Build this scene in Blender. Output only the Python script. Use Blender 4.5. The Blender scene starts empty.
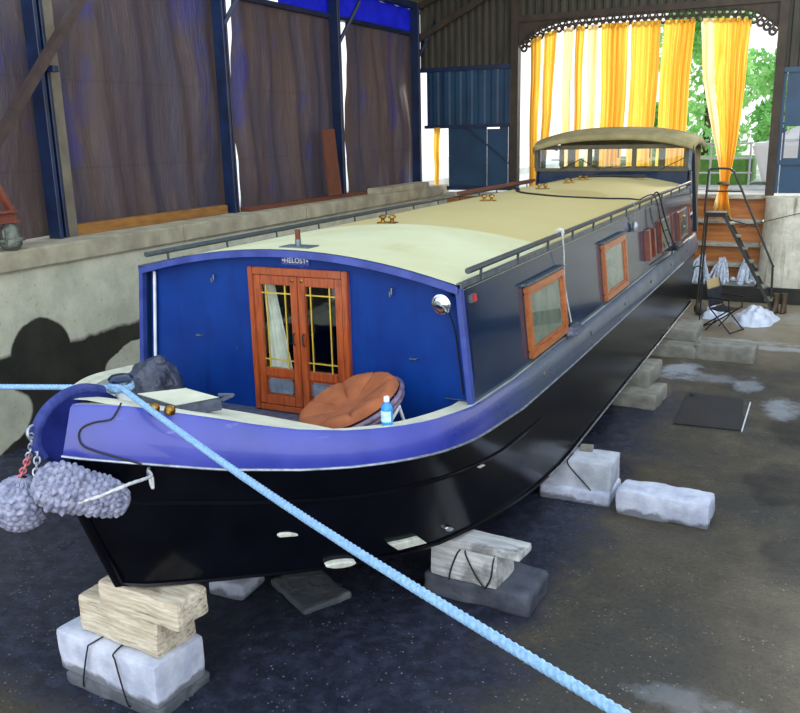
import bpy, bmesh, math, random
from math import sin, cos, pi, radians as R, sqrt
from mathutils import Vector, Matrix, noise

random.seed(7)
SC = bpy.context.scene
COL = SC.collection
V3 = Vector

# ------------------------------------------------------------------ colour + materials
def lin(c):
    return c / 12.92 if c <= 0.04045 else ((c + 0.055) / 1.055) ** 2.4

def rgb(r, g, b):
    return (lin(r / 255), lin(g / 255), lin(b / 255), 1.0)

class NT:
    """small helper around a node tree"""
    def __init__(s, name):
        s.m = bpy.data.materials.new(name)
        s.m.use_nodes = True
        s.t = s.m.node_tree
        s.n = s.t.nodes
        s.b = s.n['Principled BSDF']
        s.out = s.n['Material Output']
        s.geo = s.n.new('ShaderNodeTexCoord')
        s.pos = s.geo.outputs['Object']
        s.wpos = s.n.new('ShaderNodeNewGeometry').outputs['Position']
    def link(s, a, b):
        s.t.links.new(a, b)
    def math(s, op, a, b=None, clamp=False):
        n = s.n.new('ShaderNodeMath'); n.operation = op; n.use_clamp = clamp
        for i, v in enumerate((a, b)):
            if v is None: continue
            if isinstance(v, (int, float)): n.inputs[i].default_value = v
            else: s.link(v, n.inputs[i])
        return n.outputs[0]
    def noise(s, scale, detail=4, rough=0.55, vec=None, stretch=None):
        n = s.n.new('ShaderNodeTexNoise')
        n.inputs['Scale'].default_value = scale
        n.inputs['Detail'].default_value = detail
        n.inputs['Roughness'].default_value = rough
        v = vec or s.pos
        if stretch:
            mp = s.n.new('ShaderNodeMapping'); mp.inputs['Scale'].default_value = stretch
            s.link(v, mp.inputs['Vector']); v = mp.outputs[0]
        s.link(v, n.inputs['Vector'])
        return n.outputs['Fac']
    def voronoi(s, scale, vec=None):
        n = s.n.new('ShaderNodeTexVoronoi'); n.inputs['Scale'].default_value = scale
        s.link(vec or s.pos, n.inputs['Vector'])
        return n.outputs['Distance']
    def ramp(s, fac, a, b):
        """linear step a..b, clamped"""
        n = s.n.new('ShaderNodeMapRange')
        n.inputs['From Min'].default_value = a; n.inputs['From Max'].default_value = b
        s.link(fac, n.inputs['Value'])
        return n.outputs[0]
    def mix(s, fac, a, b):
        n = s.n.new('ShaderNodeMix'); n.data_type = 'RGBA'
        if isinstance(fac, (int, float)): n.inputs[0].default_value = fac
        else: s.link(fac, n.inputs[0])
        for i, v in ((6, a), (7, b)):
            if isinstance(v, tuple): n.inputs[i].default_value = v
            else: s.link(v, n.inputs[i])
        return n.outputs[2]
    def bump(s, h, strength=0.3, dist=0.02):
        n = s.n.new('ShaderNodeBump'); n.inputs['Strength'].default_value = strength
        n.inputs['Distance'].default_value = dist
        s.link(h, n.inputs['Height'])
        s.link(n.outputs[0], s.b.inputs['Normal'])
        return n
    def sep(s, v=None):
        n = s.n.new('ShaderNodeSeparateXYZ'); s.link(v or s.wpos, n.inputs[0])
        return n.outputs[0], n.outputs[1], n.outputs[2]
    def gauss(s, p, q, cp, cq, rp, rq):
        """soft elliptical spot: 1 in the centre, 0 at the rim"""
        a = s.math('DIVIDE', s.math('SUBTRACT', p, cp), rp)
        b = s.math('DIVIDE', s.math('SUBTRACT', q, cq), rq)
        d = s.math('ADD', s.math('MULTIPLY', a, a), s.math('MULTIPLY', b, b))
        return s.math('SUBTRACT', 1.0, d)
    def set(s, **k):
        for key, v in k.items():
            i = s.b.inputs[key.replace('_', ' ')]
            if hasattr(v, 'is_output'): s.link(v, i)
            else: i.default_value = v

def pm(name, c1, c2=None, scale=6, rough=0.6, metal=0.0, bump=0.0, bscale=40, detail=5, lo=0.35, hi=0.65, coat=0.0, stretch=None, spec=0.5, dist=0.01):
    t = NT(name)
    c2 = c2 or c1
    f = t.ramp(t.noise(scale, detail, stretch=stretch), lo, hi)
    t.set(Base_Color=t.mix(f, c1, c2), Roughness=rough, Metallic=metal, Coat_Weight=coat)
    t.b.inputs['Specular IOR Level'].default_value = spec
    if bump:
        t.bump(t.noise(bscale, 5, stretch=stretch), bump, dist)
    return t.m

MAT = {}
MAT['navy'] = pm('navy_paint', rgb(12, 32, 58), rgb(19, 42, 70), 2.2, 0.14, coat=0.12)
def bulkhead_blue():
    t = NT('blue_bulkhead_paint')
    f = t.ramp(t.noise(2.0, 5), .35, .7)
    c = t.mix(f, rgb(2, 41, 112), rgb(4, 54, 130))
    dk = t.ramp(t.noise(3.0, 3, stretch=(2, 2, .5)), .55, .75)
    c = t.mix(t.math('MULTIPLY', dk, .5), c, rgb(1, 26, 80))
    scuff = t.ramp(t.noise(14, 6, stretch=(1, 1, .4)), .70, .78)
    c = t.mix(t.math('MULTIPLY', scuff, .4), c, rgb(120, 140, 180))
    t.set(Base_Color=c, Roughness=0.5)
    t.b.inputs['Specular IOR Level'].default_value = .2
    return t.m
MAT['bulkhead'] = bulkhead_blue()
def band_mat():
    t = NT('blue_gunwale_paint')
    f = t.ramp(t.noise(1.6, 6), .35, .65)
    c = t.mix(f, rgb(38, 50, 136), rgb(60, 68, 164))
    sc = t.ramp(t.noise(9, 6, stretch=(.5, .5, 2)), .66, .78)
    c = t.mix(t.math('MULTIPLY', sc, .4), c, rgb(150, 155, 205))
    x, y, z = t.sep()
    # reflections along the side deck painted in as a dark grey blue
    side = t.ramp(t.math('ADD', y, t.math('MULTIPLY', t.noise(1.5, 3), .8)), -0.2, 1.6)
    c = t.mix(side, c, rgb(58, 72, 92))
    t.set(Base_Color=c, Roughness=t.math('ADD', t.math('MULTIPLY', f, .15), .27), Coat_Weight=.3)
    return t.m
MAT['band'] = band_mat()
MAT['oliveframe'] = pm('olive_frame_paint', rgb(84, 78, 56), rgb(66, 62, 44), 6, .6)
MAT['blind_cloth'] = pm('grey_green_blind_cloth', rgb(150, 152, 132), rgb(120, 124, 108), 5, .9)
MAT['stemblue'] = pm('dark_blue_stem_paint', rgb(14, 24, 84), rgb(26, 38, 108), 5, .5, spec=.2, bump=.1, bscale=14)
MAT['stemrim'] = pm('lit_scuffed_blue_rim_paint', rgb(26, 38, 100), rgb(56, 68, 132), 9, .5, spec=.25)  # paler copy of the stem blue, the light on the rim painted in
MAT['trim_blue'] = pm('lavender_blue_trim_paint', rgb(38, 54, 124), rgb(58, 76, 150), 6, .35)
MAT['hull'] = pm('black_hull_blacking', rgb(4, 5, 11), rgb(8, 10, 19), 3, .22, bump=.25, bscale=9, dist=.004, spec=.22)
MAT['plate_edge_and_highlight'] = pm('bare_metal_and_highlight', rgb(120, 128, 140), rgb(170, 176, 186), 18, .4, .6)  # bare rubbing edge; on the chine it paints the light reflection
def cream_mat():
    t = NT('cream_roof_paint')
    f = t.ramp(t.noise(1.2, 6), .35, .65)
    c = t.mix(f, rgb(202, 204, 164), rgb(192, 192, 148))
    st = t.ramp(t.noise(3.5, 6, stretch=(1, .5, 1)), .6, .78)
    c = t.mix(t.math('MULTIPLY', st, .5), c, rgb(176, 166, 112))
    x, y, z = t.sep()
    # the after part of the roof is a sandier cream, the joint runs across at the first bollard
    aft = t.ramp(t.math('SUBTRACT', y, t.math('MULTIPLY', x, .18)), 1.9, 1.94)
    c = t.mix(t.math('MULTIPLY', aft, .8), c, rgb(182, 164, 102))
    worn = t.ramp(t.gauss(x, y, .55, 6.9, .45, .55), 0, .25)
    c = t.mix(t.math('MULTIPLY', worn, .5), c, rgb(160, 140, 86))
    t.set(Base_Color=c, Roughness=.6)
    t.bump(t.noise(120, 3), .15, .004)
    return t.m
MAT['cream'] = cream_mat()
MAT['deck'] = pm('cream_deck_paint', rgb(214, 214, 186), rgb(192, 194, 170), 5, .6, bump=.15, bscale=120, dist=.003)
MAT['sidedeck'] = pm('grey_side_deck_paint', rgb(120, 132, 138), rgb(98, 110, 118), 4, .45)
MAT['mahogany'] = pm('varnished_mahogany', rgb(128, 54, 20), rgb(164, 78, 32), 5, .33, coat=.4, stretch=(9, 9, 1), bump=.08, bscale=30)
MAT['teak'] = pm('orange_teak_frame', rgb(146, 76, 30), rgb(178, 104, 50), 6, .35, coat=.4, stretch=(6, 1, 6))
MAT['redwood'] = pm('dark_red_wood', rgb(92, 34, 16), rgb(118, 50, 26), 6, .35, coat=.4)
MAT['brass'] = pm('brass', rgb(164, 128, 62), rgb(112, 84, 38), 12, .3, 1)
MAT['brassbar'] = pm('yellow_brass_glazing_bar', rgb(206, 180, 70), rgb(186, 158, 56), 12, .4, .3)
MAT['chrome'] = pm('chrome', rgb(216, 222, 230), None, 6, .12, 1)
MAT['steelgrey'] = pm('grey_steel', rgb(112, 124, 128), rgb(84, 96, 102), 10, .4, .5)
MAT['raildark'] = pm('dark_grey_rail_paint', rgb(60, 70, 74), rgb(44, 54, 60), 10, .35)
MAT['blackrub'] = pm('black_rubber', rgb(18, 20, 22), rgb(28, 30, 33), 20, .55)
MAT['white'] = pm('white_paint', rgb(226, 228, 230), rgb(206, 210, 214), 10, .5)
MAT['anode'] = pm('dull_white_anode_metal', rgb(218, 220, 206), rgb(180, 184, 168), 14, .6, bump=.3, bscale=40)
MAT['red'] = pm('red_plastic', rgb(176, 36, 44), None, 6, .35)
MAT['vent'] = pm('silver_vent_metal', rgb(150, 160, 172), rgb(120, 130, 144), 12, .35, .6)
MAT['drape_cloth'] = pm('off_white_drape_cloth', rgb(242, 240, 226), rgb(222, 216, 194), 8, .9)
MAT['canvas'] = pm('khaki_canvas', rgb(148, 138, 96), rgb(128, 118, 80), 5, .85, bump=.2, bscale=160)
MAT['canvas_dark'] = pm('dark_grey_canvas', rgb(36, 40, 40), rgb(26, 30, 32), 6, .8)
MAT['interior'] = pm('dark_interior', rgb(38, 34, 30), rgb(28, 26, 24), 4, .8)
def glass(name, tint=(.92, .96, .96, 1), rf=1.0):
    t = NT(name)
    t.n.remove(t.b)
    tr = t.n.new('ShaderNodeBsdfTransparent'); tr.inputs[0].default_value = tint
    gl = t.n.new('ShaderNodeBsdfGlossy'); gl.inputs['Roughness'].default_value = .03
    lw = t.n.new('ShaderNodeLayerWeight'); lw.inputs[0].default_value = .5
    fr = t.math('ADD', t.math('MULTIPLY', t.math('POWER', lw.outputs['Facing'], 5), .9), .05)
    mx = t.n.new('ShaderNodeMixShader')
    t.link(t.math('MULTIPLY', fr, rf, True), mx.inputs[0])
    t.link(tr.outputs[0], mx.inputs[1]); t.link(gl.outputs[0], mx.inputs[2])
    t.link(mx.outputs[0], t.out.inputs[0])
    return t.m
MAT['glass'] = glass('window_glass')

def floor_mat():
    t = NT('wet_dirty_dock_floor')
    x, y, z = t.sep()
    n1 = t.noise(.55, 8, .6); n2 = t.noise(3.2, 10, .7); n3 = t.noise(26, 8, .75)
    c = t.mix(t.ramp(n2, .3, .7), rgb(70, 63, 48), rgb(90, 82, 65))
    c = t.mix(t.ramp(n1, .45, .6), c, rgb(66, 64, 58))
    c = t.mix(t.math('MULTIPLY', t.ramp(n3, .5, .62), .75), c, rgb(48, 46, 42))
    n4 = t.noise(7, 8, .7)
    c = t.mix(t.math('MULTIPLY', t.ramp(n4, .56, .66), .55), c, rgb(52, 50, 46))
    c = t.mix(t.math('MULTIPLY', t.ramp(n4, .40, .32), .4), c, rgb(128, 122, 106))
    # silt strip round the hull: hull shadow painted in blue black, grit on top
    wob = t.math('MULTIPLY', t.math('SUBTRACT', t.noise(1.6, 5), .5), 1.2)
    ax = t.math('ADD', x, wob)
    wet = t.math('MULTIPLY', t.ramp(ax, 2.35, 1.85), t.ramp(t.math('ADD', y, wob), -2.6, -2.1))  # mask of the wet silt and the hull shade painted over it
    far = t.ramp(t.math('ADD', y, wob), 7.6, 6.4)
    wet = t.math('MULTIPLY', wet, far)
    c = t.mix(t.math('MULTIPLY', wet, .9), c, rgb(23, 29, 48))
    grit = t.ramp(t.voronoi(20), .17, .09)
    gritm = t.math('MULTIPLY', grit, t.ramp(t.noise(1.9, 3), .42, .6))
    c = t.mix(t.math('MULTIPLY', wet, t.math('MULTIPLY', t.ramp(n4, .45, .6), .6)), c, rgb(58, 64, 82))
    c = t.mix(t.math('MULTIPLY', gritm, .8), c, rgb(150, 154, 158))
    # black damp blotches on the right
    for cx, cy, rx, ry in ((3.9, 5.6, .5, .8), (3.75, 3.6, .5, .7), (3.9, 2.0, .35, .5), (1.2, -2.6, .8, .5)):
        g = t.ramp(t.math('ADD', t.gauss(x, y, cx, cy, rx, ry), t.math('MULTIPLY', t.math('SUBTRACT', n2, .5), 3.0)), 0, .5)
        c = t.mix(t.math('MULTIPLY', g, .75), c, rgb(30, 30, 30))
    # chalky white dried patches
    for cx, cy, rx, ry, k in ((2.0, 7.9, .4, .65, .6), (3.55, 6.4, .3, .6, .5), (2.5, 7.6, .6, .3, .3), (3.05, 7.4, .25, .5, .4), (2.6, 10.2, 1.3, .28, .8), (3.3, 9.9, 1.3, .22, .7),
                              (2.0, 12.2, 1.0, .6, .55), (3.8, 12.6, .9, .9, .5), (3.3, -.5, .45, .18, .22), (2.75, -1.55, .5, .2, .45), (-1.2, -.9, .25, .3, .4)):
        g = t.ramp(t.math('ADD', t.gauss(x, y, cx, cy, rx, ry), t.math('MULTIPLY', t.math('SUBTRACT', n2, .55), 3.2)), 0, .7)
        c = t.mix(t.math('MULTIPLY', g, k), c, rgb(176, 184, 192))
    fary = t.ramp(y, 8.2, 11)
    c = t.mix(t.math('MULTIPLY', fary, .6), c, rgb(170, 156, 128))
    rough = t.math('ADD', t.math('MULTIPLY', t.ramp(n1, .4, .62), .4), .36)
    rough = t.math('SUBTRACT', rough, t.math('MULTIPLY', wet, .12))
    t.set(Base_Color=c, Roughness=rough)
    t.b.inputs['Specular IOR Level'].default_value = .35
    t.bump(t.math('ADD', n3, t.math('MULTIPLY', n2, 1.5)), .5, .03)
    return t.m
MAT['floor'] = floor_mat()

def wall_mat():
    t = NT('dock_wall_concrete')
    x, y, z = t.sep()
    n = t.noise(2.0, 8, .65); m = t.noise(14, 6)
    c = t.mix(t.ramp(n, .35, .65), rgb(196, 196, 172), rgb(164, 166, 146))
    c = t.mix(t.math('MULTIPLY', t.ramp(m, .6, .7), .35), c, rgb(80, 80, 72))
    w = t.math('ADD', z, t.math('MULTIPLY', t.math('SUBTRACT', t.noise(1.1, 5), .5), .35))
    up = t.ramp(w, 1.22, 1.16)
    bump = t.ramp(t.gauss(y, w, 1.74, 1.1, .5, .46), 0, .12)
    st = t.math('MAXIMUM', up, bump)
    pale = t.ramp(t.gauss(y, w, .55, .45, .95, .52), 0, .08)
    pale2 = t.ramp(t.gauss(y, w, 3.6, .62, .85, .32), 0, .08)
    st = t.math('SUBTRACT', st, t.math('MULTIPLY', t.math('MAXIMUM', pale, pale2), .92), True)
    c = t.mix(st, c, t.mix(t.ramp(n, .4, .6), rgb(26, 26, 20), rgb(42, 42, 32)))
    rust = t.ramp(t.gauss(y, z, 1.95, 2.26, .12, .07), 0, .5)
    c = t.mix(t.math('MULTIPLY', rust, .8), c, rgb(150, 74, 40))
    t.set(Base_Color=c, Roughness=.7)
    t.bump(t.noise(30, 6), .35, .012)
    return t.m
MAT['dockwall'] = wall_mat()
MAT['coping'] = pm('weathered_coping_concrete', rgb(170, 164, 138), rgb(138, 132, 112), 3, .8, bump=.5, bscale=25, dist=.015)
MAT['concrete'] = pm('pale_concrete', rgb(196, 200, 206), rgb(158, 164, 172), 5, .85, bump=.5, bscale=35, dist=.012)
def white_block():
    t = NT('white_limed_concrete')
    x, y, z = t.sep(t.pos)
    n = t.noise(4, 7, .6)
    c = t.mix(t.ramp(n, .4, .65), rgb(206, 210, 222), rgb(168, 174, 192))
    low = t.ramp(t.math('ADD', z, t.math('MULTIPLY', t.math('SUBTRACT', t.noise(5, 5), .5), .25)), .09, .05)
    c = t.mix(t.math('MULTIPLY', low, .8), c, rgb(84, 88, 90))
    t.set(Base_Color=c, Roughness=.85)
    t.bump(t.noise(30, 6), .5, .012)
    return t.m
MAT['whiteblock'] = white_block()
MAT['greyblock'] = pm('grey_wet_concrete', rgb(96, 100, 104), rgb(70, 74, 80), 5, .75, bump=.6, bscale=25, dist=.015)
MAT['darkstone'] = pm('dark_damp_stone', rgb(78, 82, 92), rgb(56, 60, 70), 5, .7, bump=.6, bscale=25, dist=.015)
MAT['stone'] = pm('greenish_grey_stone', rgb(142, 140, 126), rgb(112, 110, 100), 5, .85, bump=.5, bscale=25, dist=.012)
def timber():
    t = NT('weathered_timber')
    n = t.noise(5, 8, .6, stretch=(1, 6, 10))
    c = t.mix(t.ramp(n, .35, .6), rgb(222, 212, 190), rgb(188, 174, 148))
    dk = t.ramp(t.noise(3, 8, .6, stretch=(.8, 4, 8)), .56, .68)
    c = t.mix(t.math('MULTIPLY', dk, .8), c, rgb(92, 78, 60))
    t.set(Base_Color=c, Roughness=.85)
    t.bump(n, .6, .02)
    return t.m
MAT['timber'] = timber()
def timber2():
    t = NT('whitened_timber')
    n = t.noise(4, 8, .6, stretch=(1, 6, 10))
    c = t.mix(t.ramp(n, .35, .6), rgb(206, 206, 200), rgb(166, 168, 168))
    dk = t.ramp(t.noise(2.2, 6, .6), .54, .62)
    c = t.mix(t.math('MULTIPLY', dk, .7), c, rgb(92, 90, 82))
    t.set(Base_Color=c, Roughness=.85)
    t.bump(n, .5, .02)
    return t.m
MAT['timber_white'] = timber2()
MAT['orangewood'] = pm('yellow_brown_board', rgb(150, 104, 44), rgb(120, 80, 34), 3, .7, stretch=(6, 1, 6), bump=.2)
MAT['rustboard'] = pm('rust_brown_board', rgb(104, 56, 34), rgb(84, 44, 28), 4, .8, stretch=(5, 5, 1))
def dam_mat():
    t = NT('orange_stop_plank_timber')
    n = t.noise(2.5, 8, .6, stretch=(.5, 2, 5))
    c = t.mix(t.ramp(n, .35, .65), rgb(202, 132, 66), rgb(156, 94, 44))
    t.set(Base_Color=c, Roughness=.55)
    t.bump(n, .3, .02)
    return t.m
MAT['dam'] = dam_mat()
MAT['dambeam'] = pm('pale_weathered_beam', rgb(190, 186, 172), rgb(140, 134, 118), 4, .8, stretch=(1, 5, 5), bump=.4)
MAT['blacksteel'] = pm('blue_black_steel', rgb(12, 26, 52), rgb(20, 40, 74), 3, .4)
MAT['bluepanel'] = pm('dark_blue_sheet', rgb(15, 48, 74), rgb(22, 62, 90), 2, .45, bump=.15, bscale=8)
def corr_mat():
    t = NT('dirty_corrugated_cladding')
    n = t.noise(3, 6, .6, stretch=(3, 3, .4))
    c = t.mix(t.ramp(n, .35, .65), rgb(44, 44, 34), rgb(66, 62, 48))
    t.set(Base_Color=c, Roughness=.8)
    return t.m
MAT['cladding'] = corr_mat()
MAT['darkwood'] = pm('dark_brown_timber', rgb(62, 50, 36), rgb(44, 36, 28), 4, .7)
MAT['strut'] = pm('brown_steel', rgb(64, 50, 44), rgb(48, 38, 36), 6, .6)
MAT['oxide'] = pm('red_oxide_steel', rgb(128, 66, 46), rgb(98, 52, 40), 8, .6)
MAT['castgrey'] = pm('grey_cast_iron', rgb(112, 116, 104), rgb(78, 84, 78), 12, .6, .2, bump=.4)
MAT['stripgrey'] = pm('grey_brown_timber_strip', rgb(112, 104, 88), rgb(92, 86, 74), 4, .8)
def tarp_mat(i):
    t = NT('brown_purple_tarpaulin')
    x, y, z = t.sep()
    a = t.noise(.5, 4, .5, vec=t.wpos, stretch=(1, 3, .6))
    c = t.mix(t.ramp(a, .38, .62), rgb(78, 64, 62), rgb(62, 57, 70))
    b = t.ramp(t.noise(.45, 3, .5, vec=t.wpos, stretch=(1, 2.2, 1.2)), .54, .64)
    c = t.mix(t.math('MULTIPLY', b, .6), c, rgb(42, 46, 118))  # blue light coming through, painted into the cloth as patches
    st = t.ramp(t.noise(5, 6, .6, vec=t.wpos, stretch=(1, 1, .25)), .55, .75)
    c = t.mix(t.math('MULTIPLY', st, .5), c, rgb(100, 86, 72))
    for zz in (3.35, 4.55):
        band = t.math('SUBTRACT', 1.0, t.math('MULTIPLY', t.math('ABSOLUTE', t.math('SUBTRACT', z, zz)), 40))
        c = t.mix(t.math('MULTIPLY', t.math('MAXIMUM', band, 0), .35), c, rgb(44, 40, 44))
    t.set(Base_Color=c, Roughness=.55)
    t.bump(t.noise(2.2, 6, .6, vec=t.wpos, stretch=(1, 2.2, .5)), .55, .12)
    tl = t.n.new('ShaderNodeBsdfTranslucent'); t.link(c, tl.inputs[0])
    mx = t.n.new('ShaderNodeMixShader'); mx.inputs[0].default_value = .3
    t.link(t.b.outputs[0], mx.inputs[1]); t.link(tl.outputs[0], mx.inputs[2]); t.link(mx.outputs[0], t.out.inputs[0])
    return t.m
MAT['tarp'] = tarp_mat(0)
def trans_mat(name, c1, c2, fac=.5, stretch=(4, 4, .3), scale=2):
    t = NT(name)
    c = t.mix(t.ramp(t.noise(scale, 5, stretch=stretch), .35, .65), c1, c2)
    t.set(Base_Color=c, Roughness=.8)
    tl = t.n.new('ShaderNodeBsdfTranslucent'); t.link(c, tl.inputs[0])
    mx = t.n.new('ShaderNodeMixShader'); mx.inputs[0].default_value = fac
    t.link(t.b.outputs[0], mx.inputs[1]); t.link(tl.outputs[0], mx.inputs[2]); t.link(mx.outputs[0], t.out.inputs[0])
    return t.m
MAT['yellow'] = trans_mat('yellow_curtain_cloth', rgb(252, 212, 98), rgb(228, 172, 48), .7, (9, 9, .12), 2.2)
MAT['yellowpale'] = trans_mat('pale_curtain_cloth', rgb(255, 240, 196), rgb(252, 220, 150), .72)
MAT['rooflight'] = trans_mat('milky_rooflight_sheet', rgb(236, 238, 236), rgb(222, 226, 224), .85)
MAT['bluetarp'] = trans_mat('bright_blue_polythene', rgb(20, 34, 200), rgb(14, 22, 170), .5, (1, 1, 1), 3)
MAT['rope_blue'] = pm('blue_polypropylene_rope', rgb(110, 150, 188), rgb(142, 180, 210), 60, .6, bump=.4, bscale=200, dist=.003)
MAT['knit'] = pm('grey_lavender_knotted_rope', rgb(160, 162, 182), rgb(108, 112, 136), 24, .9, bump=.8, bscale=90, dist=.01)
MAT['rope_white'] = pm('white_cord', rgb(206, 206, 204), rgb(170, 170, 170), 40, .8)
MAT['chainred'] = pm('red_chain_paint', rgb(170, 70, 78), rgb(190, 120, 122), 30, .5)
MAT['galv'] = pm('galvanised_metal', rgb(176, 180, 188), rgb(140, 146, 156), 20, .4, .6)
MAT['bag'] = pm('black_plastic_bag', rgb(70, 76, 92), rgb(44, 50, 64), 5, .28, bump=1, bscale=9, dist=.04)
MAT['boxside'] = pm('grey_black_box_side', rgb(56, 62, 78), rgb(84, 90, 106), 18, .5)
MAT['cushion'] = pm('tan_brown_suede', rgb(160, 92, 52), rgb(136, 74, 40), 5, .85, bump=.3, bscale=14)
MAT['rattan'] = pm('mauve_grey_rattan', rgb(128, 112, 132), rgb(92, 78, 98), 14, .5)
MAT['bluebottle'] = pm('bright_blue_plastic', rgb(40, 132, 206), rgb(60, 150, 216), 5, .25)
MAT['label'] = pm('white_label', rgb(200, 226, 236), rgb(150, 200, 226), 30, .5)
MAT['mat'] = pm('black_rubber_mat', rgb(26, 28, 33), rgb(34, 36, 42), 3, .6, bump=.2)
MAT['sheetwhite'] = pm('white_plastic_sheeting', rgb(226, 232, 240), rgb(188, 198, 212), 4, .5, bump=1, bscale=6, dist=.06)
MAT['boot'] = pm('brown_leather', rgb(84, 66, 44), rgb(66, 50, 34), 8, .6)
MAT['brownball'] = pm('brown_grey_ball', rgb(96, 90, 74), rgb(76, 70, 58), 10, .7)
MAT['ladder'] = pm('dark_olive_steel', rgb(56, 54, 46), rgb(40, 38, 34), 8, .5)
MAT['treads'] = pm('pale_worn_tread', rgb(150, 150, 128), rgb(110, 108, 90), 8, .7)
MAT['tanfabric'] = pm('tan_fabric', rgb(170, 150, 106), None, 6, .9)
MAT['blackfabric'] = pm('black_fabric', rgb(22, 24, 30), rgb(30, 32, 40), 10, .85)
MAT['abut'] = None
def abut_mat():
    t = NT('stained_abutment_concrete')
    n = t.noise(3, 8, .65); v = t.noise(2.5, 6, .6, stretch=(3, 3, .35))
    c = t.mix(t.ramp(n, .35, .65), rgb(226, 222, 202), rgb(190, 186, 164))
    c = t.mix(t.math('MULTIPLY', t.ramp(v, .55, .7), .75), c, rgb(96, 92, 70))
    t.set(Base_Color=c, Roughness=.8)
    t.bump(t.noise(20, 6), .5, .02)
    return t.m
MAT['abut'] = abut_mat()
MAT['cill'] = pm('black_wet_cill', rgb(24, 24, 22), rgb(40, 38, 34), 5, .4, bump=.4, bscale=14)
MAT['cilltop'] = pm('wet_white_cill_top', rgb(168, 170, 164), rgb(110, 108, 98), 4, .5, bump=.4)
def water_mat():
    t = NT('leaking_white_water')
    n = t.ramp(t.noise(14, 6, .6, stretch=(1, 1, .35)), .35, .65)
    t.set(Base_Color=rgb(226, 236, 246), Roughness=.3, Alpha=t.math('ADD', t.math('MULTIPLY', n, .5), .25))
    return t.m
MAT['water'] = water_mat()
MAT['pond'] = pm('canal_bank_concrete', rgb(206, 206, 200), rgb(176, 178, 172), 2, .8)
MAT['grass'] = pm('mown_grass', rgb(104, 152, 72), rgb(78, 128, 56), 8, .9, bump=.5)
def leaf_mat(name, a, b):
    t = NT(name)
    c = t.mix(t.ramp(t.noise(1.2, 4), .35, .65), a, b)
    t.set(Base_Color=c, Roughness=.6)
    tl = t.n.new('ShaderNodeBsdfTranslucent'); t.link(c, tl.inputs[0])
    mx = t.n.new('ShaderNodeMixShader'); mx.inputs[0].default_value = .4
    t.link(t.b.outputs[0], mx.inputs[1]); t.link(tl.outputs[0], mx.inputs[2]); t.link(mx.outputs[0], t.out.inputs[0])
    return t.m
MAT['leaf'] = leaf_mat('green_leaves', rgb(140, 200, 110), rgb(100, 170, 84))
MAT['leaf2'] = leaf_mat('fresh_green_leaves', rgb(176, 220, 140), rgb(130, 196, 104))
MAT['bark'] = pm('bark', rgb(80, 66, 50), rgb(60, 50, 40), 10, .9)
MAT['gelcoat'] = pm('white_gelcoat', rgb(236, 238, 240), None, 4, .3)
MAT['silverfence'] = pm('pale_grey_railing', rgb(196, 204, 206), rgb(176, 184, 188), 8, .5)

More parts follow.
